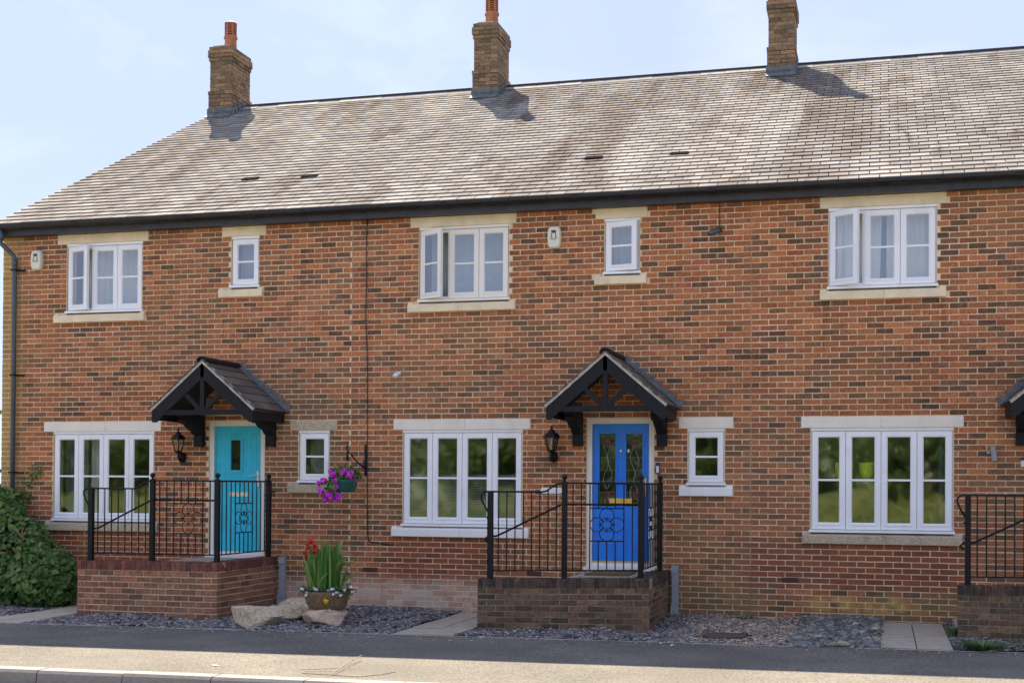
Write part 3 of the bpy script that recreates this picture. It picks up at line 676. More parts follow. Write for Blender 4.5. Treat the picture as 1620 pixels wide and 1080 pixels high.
def curtain(name, x0, x1, z0, z1, y, mat, label, amp=.03, waves=9, taper=0, group='curtains behind the windows'):
    n = int(waves * 10); e = MB(); zs = np.linspace(z0, z1, 9)
    for zz in zs:
        q = (zz - z0) / (z1 - z0)
        for i in range(n + 1):
            u = i / n; xx = x0 + (x1 - x0) * u; xx += taper * (1 - q) ** 1.5 * (u)
            e.v.append((xx, y + amp * math.sin(u * waves * 2 * math.pi) * (.7 + .3 * math.sin(5 * u)) + .01 * math.sin(13 * u + q * 2), zz)); e.c.append((.5, .5, .5))
    for k in range(8):
        for i in range(n): a = k * (n + 1) + i; e.f.append((a, a + 1, a + n + 2, a + n + 1))
    tag(obj(name, e, mat, None, True), label, 'curtain', group)

# ------------------------------------------------------------------ the three houses
HOUSES = {}
def house(x0, x1, label, win, door, chim_x, left_end=False):
    H = thing('terraced_house', label, 'house', ((x0 + x1) / 2, 7, -.05), 'houses of the brick terrace'); HOUSES[label] = H
    holes = []; opens = []
    for k in win:
        lx0, lx1, sx0, sx1, fx0, fx1, zs0, zw0, zw1 = k['lx0'], k['lx1'], k['sx0'], k['sx1'], k['fx0'], k['fx1'], k['s'], k['s'] + 2, k['t']
        holes += [(lx0, lx1, lz(zw1), lz(zw1 + 2)), (sx0, sx1, lz(zs0), lz(zs0 + 2)), (fx0, fx1, lz(zw0) - .01, lz(zw1) + .01)]
        opens.append((fx0, fx1, lz(zs0) + .07, lz(zw1) + .03))
    d = door; holes.append((d[0], d[1], d[2] - .06, d[3] + .005)); opens.append((d[0], d[1], d[2] - .05, d[3]))
    wall = front_wall(H, x0, x1, holes, opens)
    for k in win:
        window(H, k['fx0'], k['fx1'], lz(k['s'] + 2) - .005, lz(k['t']) - .004, k['n'], (k['lx0'], k['lx1'], lz(k['t']), lz(k['t'] + 2) - .008), (k['sx0'], k['sx1'], lz(k['s']) + .003, lz(k['s'] + 2) - .004), k['lm'], k['sm'], k.get('open', {}), k.get('fm', 'upvc'))
    # eaves
    xa = x0 - (.04 if left_end else 0) + .001; xb = x1 - .001
    fa = obj('fascia', MB().box(xa, xb, -.17, -.145, 5.518, 5.69), 'fascia_grey', H)
    obj('soffit', MB().box(xa, xb, -.144, .0, 5.522, 5.535), 'fascia_grey', H)
    x = xa + .3
    while x < xb:
        obj('nail', MB().lathe([(.008, 0), (.008, .004), (0, .006)], 0, 0, 8).xf(lambda X, Y, Z: (X + x, -.1705 - Z, Y + 5.548)), 'black_metal', fa); x += .6
    prof = [(.066 * math.cos(q), .066 * math.sin(q)) for q in np.linspace(math.pi - .12, 2 * math.pi + .12, 13)]; inn = [(.06 * math.cos(q), .06 * math.sin(q)) for q in np.linspace(2 * math.pi + .12, math.pi - .12, 13)]
    G = obj('gutter', MB().prism([(a - .242, b + 5.668) for a, b in prof + inn], xa, xb, 'x'), 'gutter_black', H)
    x = xa + .55
    while x < xb:
        big = (round((x - xa) / .92) % 2 == 0); wq = .045 if big else .014; rq = .073 if big else .070
        pr = [(rq * math.cos(q) - .242, rq * math.sin(q) + 5.668) for q in np.linspace(math.pi, 2 * math.pi, 11)] + [(.0665 * math.cos(q) - .242, .0665 * math.sin(q) + 5.668) for q in np.linspace(2 * math.pi, math.pi, 11)]
        obj('gutter_bracket', MB().prism(pr, x - wq, x + wq, 'x'), 'gutter_black', G); x += .92
    rf = roof(H, x0 - (.05 if left_end else 0), x1, left_end)
    chimney(H, chim_x)
    # shell: side and back walls, rooms
    obj('back_wall', MB().box(x0 + .02, x1 - .02, 13.9, 14.1, -.2, 5.72), 'brick', H)
    for xx in ((x0 + .012, x0 + .12), (x1 - .12, x1 - .012)):
        obj('side_wall', MB().prism([(.262, -.2), (13.89, -.2), (13.89, 5.6), (7.05, 9.3), (.262, 5.72)], xx[0], xx[1], 'x'), 'brick' if left_end and xx[0] < x0 + .1 else 'room_paint', H)
    obj('room_wall', MB().box(x0 + .13, x1 - .13, 4.2, 4.3, .55, 5.6), 'room_paint', H)
    obj('upper_floor', MB().box(x0 + .13, x1 - .13, .27, 13.8, 2.86, 3.06), 'room_paint', H)
    obj('ground_floor', MB().box(x0 + .13, x1 - .13, .27, 13.8, .45, .60), 'floor_board', H)
    obj('bedroom_ceiling', MB().box(x0 + .13, x1 - .13, .27, 13.8, 5.5, 5.56), 'room_paint', H)
    obj('movement_joint', MB().box(x1 - .007, x1 + .007, -.001, .02, .68, 5.52), 'sealant', H)
    return H, rf, wall
def W(lx0, lx1, sx0, sx1, fx0, fx1, s, t_, n, lm, sm, **k): return dict(lx0=lx0, lx1=lx1, sx0=sx0, sx1=sx1, fx0=fx0, fx1=fx1, s=s, t=t_, n=n, lm=lm, sm=sm, **k)
H1, rf1, w1 = house(-5.785, 0, 'left end brick house with turquoise door and a grey downpipe at its corner', [
    W(-5.03, -3.04, -4.97, -3.07, -4.87, -3.15, 14, 34, 4, 'stone_white', 'stone_dirty'),
    W(-.94, -.225, -.965, -.23, -.81, -.333, 22, 34, 1, 'stone_dirty', 'stone_dirty'),
    W(-4.823, -3.277, -4.86, -3.315, -4.664, -3.375, 56, 72, 3, 'stone_cream', 'stone_cream', open={0: 16}),
    W(-2.056, -1.357, -2.09, -1.39, -1.91, -1.464, 60, 72, 1, 'stone_cream', 'stone_cream')], (-2.241, -1.351, .70, 2.672), -5.735, True)
door_turquoise(H1, -2.241, -1.351, .72, 2.672)
H2, rf2, w2 = house(0, 5.645, 'middle brick house of the terrace with royal blue door', [
    W(.648, 2.64, .637, 2.632, .785, 2.531, 14, 34, 4, 'stone_white', 'stone_painted'),
    W(4.70, 5.411, 4.706, 5.411, 4.815, 5.303, 22, 34, 1, 'stone_white', 'stone_painted'),
    W(.88, 2.423, .857, 2.423, 1.008, 2.323, 56, 72, 3, 'stone_cream', 'stone_cream', open={0: 28}, fm='upvc_cream'),
    W(3.549, 4.25, 3.541, 4.249, 3.67, 4.153, 60, 72, 1, 'stone_cream', 'stone_cream', open={0: 12})], (3.441, 4.359, .67, 2.672), -.19)
door_blue(H2, 3.441, 4.359, .675, 2.672)
H3, rf3, w3 = house(5.645, 11.29, 'right hand brick house cut off by the right edge of the picture', [
    W(6.296, 8.30, 6.315, 8.29, 6.415, 8.183, 14, 34, 4, 'stone_white', 'stone_dirty'),
    W(6.529, 8.086, 6.53, 8.083, 6.634, 7.975, 56, 72, 3, 'stone_cream', 'stone_cream', open={0: 33})], (9.10, 10.02, .67, 2.672), 5.325)
door_blue(H3, 9.10, 10.02, .675, 2.672, 'panelled front door out of the picture')
porch(H1, -1.80); porch(H2, 3.90); porch(H3, 9.56)
for p in ((394, 287), (488, 283)): roof_vent(rf1, *p)
roof_vent(rf2, 938, 254); roof_vent(rf2 if False else rf3 if False else rf2, 1074, 247)
for Hh, xx in ((H1, -.0), (H2, .0)): pass
for Hh, (xx, zz) in ((H1, (-.36, .60)), (H2, (.20, .52)), (H2, (2.6, .52)), (H3, (6.05, .52))):
    e = MB(); e.box(xx, xx + .215, -.004, .05, zz, zz + .065)
    for k in range(7): e.box(xx + .012 + k * .029, xx + .03 + k * .029, -.008, -.004, zz + .012, zz + .053)
    obj('air_brick', e, 'air_brick', Hh)

# downpipe at the corner of the first house
e = MB(); xp = -5.53
e.tube([(-5.66, -.242, 5.60), (-5.66, -.242, 5.45), (-5.66, -.235, 5.40), (-5.57, -.10, 5.26), (xp, -.075, 5.20), (xp, -.075, 4.9), (xp, -.075, .02)], .036, 12)
e.lathe([(.045, 5.44), (.045, 5.54), (.037, 5.545)], -5.66, -.242, 12); e.lathe([(.043, 5.06), (.043, 5.18)], xp, -.075, 12)
dp = obj('downpipe', e, 'pipe_grey', H1, True)
for zz in (5.0, 3.39, 1.9): obj('pipe_clip', MB().box(xp - .048, xp + .048, -.122, -.02, zz, zz + .022).box(xp + .048, xp + .15, -.03, -.003, zz - .002, zz + .02), 'black_metal', dp)

# things seen behind the glass
curtain('curtain', -4.62, -3.42, 4.36, 5.36, .35, 'curtain_white', 'white net curtain behind the upper left casement window', .025, 12)
curtain('curtain', -1.9, -1.48, 4.66, 5.36, .30, 'curtain_grey', 'grey net curtain in the small upper window of the left house', .012, 6)
curtain('curtain', 3.68, 4.14, 4.66, 5.36, .30, 'curtain_grey', 'grey net curtain in the small upper window above the blue door', .012, 5)
curtain('curtain', 1.05, 2.30, 4.36, 5.36, .42, 'curtain_grey', 'grey net curtain behind the open upper window of the middle house', .012, 8)
curtain('curtain', 6.66, 7.30, 4.30, 5.36, .30, 'curtain_white', 'white curtain drawn left of the blue gap in the upper right window', .025, 6, -.03)
curtain('curtain', 7.36, 7.96, 4.30, 5.36, .30, 'curtain_white', 'white curtain drawn right of the blue gap in the upper right window', .025, 6)
curtain('curtain', 7.22, 7.44, 4.30, 5.36, .36, 'curtain_blue', 'blue lining showing between white curtains of the upper right window', .01, 2)
curtain('curtain', -4.86, -4.47, 1.2, 2.52, .32, 'curtain_teal', 'teal curtain in the first pane of the lower left window', .008, 3)
curtain('curtain', -4.40, -4.10, 1.2, 2.52, .30, 'curtain_white', 'pale gathered curtain in the second pane of the lower left window', .03, 4, -.05)
curtain('curtain', 8.02, 8.18, 1.2, 2.52, .32, 'curtain_teal', 'teal curtain at the right side of the lower right window', .02, 3)
curtain('curtain', -.82, -.33, 1.8, 2.52, .45, 'curtain_grey', 'grey curtain in the small lower window beside the turquoise door', .01, 3)
vb = thing('venetian_blind', 'dark slatted blind across the lower half of the middle front window', 'blind', (1.66, .17, 1.22))
for i in range(27):
    e = MB(); z = 1.245 + i * .0235; e.add([(.80, .165, z), (2.52, .165, z), (2.52, .188, z + .012), (.80, .188, z + .012), (.80, .165, z - .0012), (2.52, .165, z - .0012), (2.52, .188, z + .0108), (.80, .188, z + .0108)], [(0, 1, 2, 3), (7, 6, 5, 4), (0, 4, 5, 1), (1, 5, 6, 2), (2, 6, 7, 3), (3, 7, 4, 0)]); obj('slat', e, 'blind_slat', vb)
obj('head_rail', MB().box(.80, 2.52, .16, .195, 1.885, 1.905), 'blind_slat', vb)
def chair(x, y, mat, label, z=.6, grp=None, back=1.0, w_=.42):
    c = thing('dining_chair', label, 'chair', (x, y, z), grp)
    e = MB(); e.prism([(x - w_ / 2, z + .97), (x + w_ / 2, z + .97), (x + w_ / 2 + .015, z + .80), (x + w_ * .38, z + .62), (x + w_ * .22, z + .53), (x - w_ * .22, z + .53), (x - w_ * .38, z + .62), (x - w_ / 2 - .015, z + .80)], y, y + .03); obj('backrest', e, mat, c)
    obj('seat', MB().box(x - .21, x + .21, y + .03, y + .45, z + .43, z + .47), mat, c)
    for sx in (-1, 1):
        for yy in (y + .04, y + .42): obj('leg', MB().box(x + sx * .18 - .017, x + sx * .18 + .017, yy - .015, yy + .02, z + .001, z + .43 if yy > y + .1 else z + .60), 'dark_wood', c)
for xx, yy, lab in ((6.83, .20, 'lime green tapered hanging ornament, left of two inside the lower right window'), (7.13, .23, 'lime green tapered hanging ornament, right of two inside the lower right window')):
    T = thing('hanging_ornament', lab, 'ornament', (xx, yy, 1.84), 'lime ornaments in the window')
    obj('body', MB().lathe([(.055, 1.82), (.10, 1.95), (.115, 2.04), (.11, 2.09), (.10, 2.09), (.05, 1.83)], xx, yy, 18), 'lime_fabric', T, True); obj('cord', MB().tube([(xx, yy, 2.0), (xx, yy, 2.855)], .004, 5), 'cable_black', T)
chair(-4.28, .75, 'dark_wood', 'dark wooden chair inside the lower left window', .6)

# ------------------------------------------------------------------ entrance plinths and steps
def plinth(x0, x1, xb, yl, yr, zl, zr, bm, cm, label, zbase=-.06, mortar_='mortar_dark'):
    T = thing('entrance_steps', label, 'steps', ((x0 + x1) / 2, (yl + yr) / 2 * .5, zbase), 'raised brick door steps')
    def seg(p, q, z_p, z_q, th, name, u0=0):
        P = Vector((*p, 0)); Q = Vector((*q, 0)); L = (Q - P).length; d = (Q - P) / L; n = Vector((d.y, -d.x, 0))     # n points outwards
        def mp(u, dd, z):
            k = u / L; top = z_p + (z_q - z_p) * k; base = zbase; zz = base + (z - 0) / .70 * (top - base)
            v = P + d * u + n * dd; return (v.x, v.y, zz)
        core = MB().box(.005 + u0, L - .005, .005, th - .005, 0, .693); core.xf(lambda u, dd, z: mp(u, -dd, z)); W_ = obj(name, core, mortar_, T)
        nrow = 8; ch = .115; rh = (.70 - ch) / nrow
        for i in range(nrow):
            u = 0 if i % 2 == 0 else -.1125
            while u < L - .01:
                a = max(0, u); b = min(L, u + .225)
                if b - a > .03:
                    e = MB(); e.box(a + (.006 if a > 0 else 0), b - (.006 if b < L else 0), random.uniform(-.003, .001), .103, i * rh + .005, (i + 1) * rh - .0065, rr(), .002)
                    e.xf(lambda u_, dd, z: mp(u_, -dd, z)); obj('brick', e, bm, W_)
                u += .225
        if u0: core2 = MB().box(.0, u0 + .004, .006, th - .006, 0, .58).xf(lambda u_, dd, z: mp(u_, -dd, z)); obj('corner_core', core2, mortar_, W_)
        nc = round((L - u0) / .075); wc_ = (L - u0) / nc
        for ic in range(nc):
            u = u0 + ic * wc_; b = u + wc_; e = MB(); e.box(u + .0045, b - .0045, -.008 + random.uniform(-.003, .003), th + .008, .70 - ch + .002, .70 + random.uniform(-.003, .003), rr(), .002)
            e.xf(lambda u_, dd, z: mp(u_, -dd, z)); obj('coping_brick', e, cm, W_)
        return W_
    seg((x0, yl), (x1, yr), zl, zr, .215, 'front_wall')
    seg((x1, yr + .106), (xb, -.012), zr, zr, .215, 'return_wall', .125)
    zt = zr - .03; ym = yr + .225; xs = x0 + .98
    obj('landing', MB().box(xs, x1 - .225, ym + .012, -.06, zbase - .02, zt), 'paving', T)
    for i in range(4):
        a = x0 + .02 + i * .24; e = MB().box(a, a + .2395, (yl if i < 2 else ym) * .5 + ym * .5 + .02, -.06, zbase - .02, zbase + (zt - zbase) * (i + 1) / 5); obj('step', e, 'paving', T)
    return T
plinth(-3.30, -1.19, -1.15, -1.72, -1.72, .703, .712, 'plinth_brick_red', 'coping_red', 'brick door steps with red brown coping under the turquoise door', -.05, 'mortar')
plinth(2.52, 4.60, 4.575, -2.05, -1.72, .612, .643, 'plinth_brick_dark', 'coping_dark', 'dark mossy brick door steps under the blue door', -.06)
plinth(8.15, 10.25, 10.22, -1.72, -1.72, .655, .66, 'plinth_brick_dark', 'coping_dark', 'blackened brick door steps cut off by the right edge', .0)
mt = MB(); 
mt.box(3.62, 4.18, -.95, -.32, .616, .634); tag(obj('doormat', mt, 'doormat'), 'brown coir doormat in front of the blue door', 'doormat')

# ------------------------------------------------------------------ railings
def railing(pts, zb, label, zt=1.795, zlow=1.686, side_y=-.06, end_scroll=True, wire=True):
    """pts: [(x,y)] end post, mid post, corner post, wall post"""
    T = thing('iron_railing', label, 'railing', (pts[1][0], pts[1][1], zb[1]), 'black iron handrails on the steps')
    M_ = 'black_metal'
    for k, (x, y) in enumerate(pts):
        h = .03 if k != 0 else .032; top = zt + .02 if k else zlow
        p = obj('post', MB().box(x - h, x + h, y - h, y + h, zb[k], top), M_, T)
        if k: obj('finial', MB().lathe([(.02, top), (.02, top + .012), (.012, top + .02), (.030, top + .034), (.036, top + .056), (.030, top + .078), (.0, top + .092)], x, y, 14), M_, p, True)
    A, B, C_, D = [Vector((*p, 0)) for p in pts]
    def at(P, Q, u, z): v = P.lerp(Q, u); return (v.x, v.y, z)
    L = (B - A).length
    # low rail with scrolled end and swan neck
    path = [at(A, B, -.015, zlow - .20)]
    path = [at(A, B, u, z) for u, z in ((-.05, zlow - .33), (-.02, zlow - .29), (-.04, zlow - .24), (-.09, zlow - .16), (-.125, zlow - .09), (-.125, zlow - .04), (-.095, zlow - .008), (-.04, zlow), (.3, zlow), (.70, zlow), (.76, zlow + .012), (.82, zlow + .055), (.88, zlow + .09), (.94, zt - .006), (1, zt))]
    obj('top_rail', MB().tube(path, .0115, 8), M_, T, True)
    zbt = .10
    obj('bottom_rail', MB().tube([at(A, B, .02, zb[0] + zbt), at(A, B, .98, zb[1] + zbt)], .009, 6), M_, T)
    n = 9
    for i in range(1, n):
        u = i / n; zz = zlow if u < .72 else zlow + (zt - zlow) * min(1, (u - .70) / .22); zz0 = zb[0] + (zb[1] - zb[0]) * u + zbt
        obj('baluster', MB().tube([at(A, B, u, zz0), at(A, B, u, zz)], .0085, 6), M_, T)
    hr = [at(A, B, u, z) + Vector() if False else Vector(at(A, B, u, z)) + Vector((0, .06, 0)) for u, z in ((.06, 1.135), (.12, 1.16), (.55, 1.355), (.93, 1.525), (1.0, 1.535))]
    if wire:
        hr = [Vector(at(A, B, -.05, 1.06)) + Vector((0, .05, 0)), Vector(at(A, B, -.09, 1.10)) + Vector((0, .05, 0)), Vector(at(A, B, -.05, 1.135)) + Vector((0, .06, 0))] + hr
    hr += [Vector(at(B, C_, q, 1.535)) + Vector((0, .06, 0)) for q in (.3, .97)]
    obj('handrail', MB().tube(hr, .013, 8), M_, T, True)
    def panel(P, Q, nb, i0, i1, zb0, zb1, dim):
        zt_, zbm = zt, None
        obj('top_rail', MB().tube([at(P, Q, 0, zt), at(P, Q, 1, zt)], .0115, 8), M_, T); obj('bottom_rail', MB().tube([at(P, Q, .02, zb0 + zbt), at(P, Q, .98, zb1 + zbt)], .009, 6), M_, T)
        zp0, zp1 = 1.09, 1.49
        for i in range(1, nb):
            u = i / nb; z0 = zb0 + (zb1 - zb0) * u + zbt
            if i0 < i < i1:
                obj('baluster', MB().tube([at(P, Q, u, z0), at(P, Q, u, zp0)], .0085, 6), M_, T); obj('baluster', MB().tube([at(P, Q, u, zp1), at(P, Q, u, zt)], .0085, 6), M_, T)
            else: obj('baluster', MB().tube([at(P, Q, u, z0), at(P, Q, u, zt)], .0085, 6), M_, T)
        S = MB()
        for z in (zp0, zp1): S.tube([at(P, Q, i0 / nb, z), at(P, Q, i1 / nb, z)], .008, 6)
        uc = (i0 + i1) / 2 / nb; Lq = (Q - P).length; cz = (zp0 + zp1) / 2; hwid = (i1 - i0) / nb * Lq / 2
        def pt(du, dz): return at(P, Q, uc + du / Lq, cz + dz)
        rad = min(.088, hwid * .47); ov = .2 - rad; oh = hwid - rad
        for ox, oz, a0 in ((0, ov, -math.pi / 2), (0, -ov, math.pi / 2), (-oh, 0, 0), (oh, 0, math.pi)):
            arc = [pt(ox + rad * math.cos(a), oz + rad * math.sin(a)) for a in np.linspace(a0 + .38, a0 + 2 * math.pi - .38, 22)]
            S.tube(arc, .0055, 5)
            for sg in (-1, 1):      # inward curls and a small spearhead
                b0 = a0 + sg * .38; cxq, czq = ox + rad * .70 * math.cos(a0 + sg * .62), oz + rad * .70 * math.sin(a0 + sg * .62)
                S.tube([pt(ox + rad * math.cos(b0), oz + rad * math.sin(b0))] + [pt(cxq + .022 * math.cos(q), czq + .022 * math.sin(q)) for q in np.linspace(b0, b0 - sg * 4.2, 8)], .0045, 5)
            dx, dz = math.cos(a0), math.sin(a0)
            S.tube([pt(ox + dx * rad * .95, oz + dz * rad * .95), pt(ox + dx * rad * .35, oz + dz * rad * .35), pt(ox + dx * rad * .12, oz + dz * rad * .12)], [.004, .0085, .003], 6)
            S.tube([pt(ox + dx * rad * .45 - dz * .022, oz + dz * rad * .45 + dx * .022), pt(ox + dx * rad * .45 + dz * .022, oz + dz * rad * .45 - dx * .022)], .004, 5)
        obj('scroll_panel', S, M_, T)
    panel(B, C_, 9, 3, 7, zb[1], zb[2], 0)
    panel(C_, D, 12, 4, 8, zb[2], zb[3], 1)
    obj('wall_tie', MB().box(pts[3][0] - .01, pts[3][0] + .01, pts[3][1], 0.0, zt - .16, zt - .135), M_, T)
railing([(-3.145, -1.64), (-2.205, -1.64), (-1.235, -1.64), (-1.195, -.17)], [.70, .704, .708, .708], 'black iron railing round the turquoise door steps')
railing([(2.655, -1.965), (3.555, -1.80), (4.475, -1.645), (4.475, -.17)], [.612, .625, .638, .64], 'black iron railing round the blue door steps')
railing([(8.262, -1.64), (9.17, -1.64), (10.14, -1.64), (10.14, -.17)], [.655, .657, .659, .659], 'black iron railing at the right edge of the picture')

# ------------------------------------------------------------------ fittings on the wall
def lantern(x, z, label):
    T = thing('wall_lantern', label, 'lantern', (x, -.09, z - .26), 'black wall lanterns beside the doors'); y = -.16
    e = MB().lathe([(.0, z - .245), (.045, z - .235), (.062, z - .18), (.055, z - .12), (.03, z - .10)], x, -.04, 12); e.xf(lambda X, Y, Z: (X, min(Y, -.001), Z)); obj('wall_plate', e, 'black_metal', T, True)
    obj('arm', MB().tube([(x, -.03, z - .19), (x, -.09, z - .215), (x, -.15, z - .18), (x, y, z - .10)], .013, 8), 'black_metal', T, True)
    def hexr(r, zz, a0=.0): return [(x + r * math.cos(k * math.pi / 3 + a0), y + r * math.sin(k * math.pi / 3 + a0), zz) for k in range(6)]
    e = MB()
    lo, hi = hexr(.055, z - .085), hexr(.098, z + .095)
    for k in range(6): e.tube([lo[k], hi[k]], .0075, 6)
    for ring in (lo, hi): e.tube(ring, .008, 6, True)
    e.lathe([(.02, z - .115), (.058, z - .095), (.058, z - .085), (.01, z - .085)], x, y, 6); obj('cage', e, 'black_metal', T)
    for k in range(6): obj('pane', MB().add([lo[k], lo[(k + 1) % 6], hi[(k + 1) % 6], hi[k]], [(0, 1, 2, 3)]), 'glass_lamp', T)
    e = MB().lathe([(.122, z + .092), (.122, z + .102), (.085, z + .145), (.05, z + .16), (.042, z + .19), (.016, z + .205), (.012, z + .22), (.02, z + .232), (.006, z + .255), (.0, z + .262)], x, y, 6); obj('roof_cap', e, 'black_metal', T)
    obj('candle_tube', MB().lathe([(.016, z - .085), (.016, z + .02), (.012, z + .03), (.014, z + .06), (0, z + .08)], x, y, 10), 'plastic_cream', T, True)
lantern(-2.66, 2.315, 'black wall lantern left of the turquoise door'); lantern(2.985, 2.325, 'black wall lantern left of the blue door')

def alarm(x, z, label):
    T = thing('alarm_box', label, 'alarm box', (x, -.02, z - .16), 'burglar alarm boxes')
    pts = []
    for a in np.linspace(0, 2 * math.pi, 33)[:-1]:
        cx_, sz = math.cos(a), math.sin(a); px = .094 * np.sign(cx_) * abs(cx_) ** .38; pz = .152 * np.sign(sz) * abs(sz) ** .5
        px *= 1 - .10 * (pz / .152) ** 2; pts.append((x + px, z + pz))
    e = MB(); n = len(pts); e.prism(pts, -.055, -.001); c0 = [(x + (p - x) * .86, q * .88 + z * .12) for p, q in pts]
    e.add([(p, -.0555, q) for p, q in pts] + [(p, -.078, q) for p, q in c0], [tuple(range(n, 2 * n))[::-1]] + [(i, (i + 1) % n, (i + 1) % n + n, i + n) for i in range(n)])
    obj('housing', e, 'plastic_cream', T)
    e = MB(); y = -.0795; zz = z + .045
    crown = [(-.03, -.01), (.03, -.01), (.036, .035), (.018, .018), (.012, .04), (0, .02), (-.012, .04), (-.018, .018), (-.036, .035)]
    e.prism([(x + a, zz + .02 + b) for a, b in crown], y - .001, y); 
    for s in (-1, 1): e.prism([(x + s * a, zz + b) for a, b in ((.022, .008), (.034, .004), (.034, -.04), (.048, -.052), (.016, -.052), (.026, -.04))], y - .001, y)
    e.box(x - .05, x + .05, y - .001, y, zz - .068, zz - .062); e.box(x - .04, x + .04, y - .001, y, zz - .08, zz - .076)
    obj('emblem', e, 'dark_print', T)
alarm(-5.165, 5.155, 'cream alarm box with crown emblem left of the upper left window'); alarm(2.977, 5.155, 'cream alarm box with crown emblem above the middle house')

T = thing('security_camera', 'small white camera on the brick wall above the middle front window', 'camera', (.72, -.05, 3.27))
obj('mount', MB().lathe([(.03, 0), (.03, .02), (.015, .03)], 0, 0, 12).xf(lambda X, Y, Z: (X + .72, -.001 - Z, Y + 3.33)), 'plastic_white', T); obj('body', MB().tube([(.72, -.03, 3.325), (.715, -.06, 3.32), (.70, -.13, 3.28)], [.02, .034, .034], 10), 'plastic_white', T, True)
T = thing('security_camera', 'dark bullet camera hanging below the gutter on the middle house', 'camera', (5.20, -.1, 5.1))
obj('mount', MB().box(5.19, 5.26, -.05, -.001, 5.14, 5.19), 'dark_print', T); obj('body', MB().tube([(5.24, -.05, 5.165), (5.20, -.09, 5.14), (5.11, -.17, 5.09)], [.03, .034, .034], 10), 'pipe_grey', T, True)
obj('lead_wire', MB().tube([(5.225, -.008, 5.19), (5.222, -.008, 5.52)], .005, 6), 'cable_black', T)
tag(obj('cable', MB().tube([(.225, -.01, 5.52), (.218, -.01, 5.0), (.226, -.011, 4.6), (.214, -.012, 4.2), (.24, -.012, 3.6), (.25, -.012, 2.2), (.262, -.012, 1.4), (.27, -.012, 1.02), (.285, -.012, .965), (.33, -.012, .945), (.5, -.014, .925), (.64, -.014, .905), (.665, -.02, .93)], .0075, 6), 'cable_black', None, True), 'black cable running down the wall between the first two houses', 'cable')
tag(obj('name_plaque', MB().prism([(2.80 + .02, 1.655), (3.10 - .02, 1.655), (3.10, 1.675), (3.10, 1.715), (3.085, 1.735), (2.82, 1.735), (2.80, 1.715), (2.80, 1.675)], -.02, -.001), 'stone_painted'), 'small white wall plaque behind the blue door railing', 'plaque')
T = thing('doorbell', 'black video doorbell with white button plate right of the blue door', 'doorbell', (4.415, -.015, 1.93)); obj('housing', MB().box(4.385, 4.445, -.03, -.001, 1.93, 2.08), 'dark_print', T); obj('button_plate', MB().box(4.397, 4.433, -.035, -.0301, 1.945, 2.035), 'plastic_white', T)
T = thing('flood_light', 'grey tilted flood light on the wall at the far right', 'light', (8.64, -.06, 2.1))
obj('housing', MB().box(-.045, .045, -.03, .03, -.095, .095).xf(lambda X, Y, Z: (X * .6 + 8.655 - Z * .12, -.09 + Y - X * .5, Z + 2.20)), 'duct_grey', T); obj('bracket', MB().tube([(8.60, -.001, 2.20), (8.59, -.04, 2.21), (8.62, -.075, 2.21)], .018, 8), 'duct_grey', T)
T = thing('number_sign', 'small black and white sign at the right edge beside the porch', 'sign', (9.02, -.01, 2.03)); obj('plate', MB().box(8.985, 9.10, -.012, -.001, 2.035, 2.115), 'plastic_white', T); obj('top_plate', MB().box(8.98, 9.105, -.016, -.001, 2.117, 2.155), 'dark_print', T)
for x, h, lab in ((-1.03, .70, 'grey plastic duct on the wall right of the turquoise door steps'), (4.66, .70, 'grey plastic duct on the wall right of the blue door steps')):
    T = thing('service_duct', lab, 'duct', (x, -.05, -.03), 'grey ducts at the foot of the wall')
    obj('cover', MB().box(x - .042, x + .042, -.075, -.002, .22, h - .09), 'duct_grey', T); obj('cap', MB().box(x - .048, x + .048, -.085, -.003, h - .0895, h + .01), 'duct_grey', T)
    obj('foot', MB().prism([(x - .043, .2195), (x + .043, .2195), (x + .046, .16), (x + .046, -.06), (x - .062, -.06), (x - .062, .05)], -.095, -.002), 'duct_grey', T)

# hanging basket and its bracket
T = thing('basket_bracket', 'black scrolled iron bracket beside the black cable', 'bracket', (.235, -.03, 1.88))
obj('wall_bar', MB().box(.215, .25, -.022, -.001, 1.89, 2.32), 'black_metal', T)
obj('brace', MB().tube([(.232, -.02, 1.98), (.18, -.16, 2.06), (.13, -.32, 2.18), (.115, -.40, 2.23), (.11, -.44, 2.27), (.112, -.42, 2.30), (.115, -.39, 2.285)], .010, 8), 'black_metal', T, True)
obj('scroll', MB().tube([(.232, -.02, 2.10), (.215, -.07, 2.09), (.215, -.07, 2.03), (.228, -.03, 2.03)], .007, 6), 'black_metal', T)
obj('hook', MB().tube([(.115, -.40, 2.235), (.113, -.405, 2.14), (.113, -.40, 2.10)], [.008, .022, .014], 8), 'black_metal', T)
BX, BY, BZ = .10, -.40, 1.66
T = thing('hanging_basket', 'green hanging basket of magenta flowers below the wall bracket', 'hanging basket', (BX, BY, BZ))
obj('pot', MB().lathe([(.02, BZ), (.11, BZ), (.125, BZ + .02), (.15, BZ + .13), (.158, BZ + .15), (.158, BZ + .168), (.14, BZ + .168), (.13, BZ + .14)], BX, BY, 24), 'basket_green', T, True)
for k in range(3): a = k * 2.09 + .5; obj('chain', MB().tube([(BX + .15 * math.cos(a), BY + .15 * math.sin(a), BZ + .16), (.113, -.40, 2.10)], .0025, 5), 'black_metal', T)

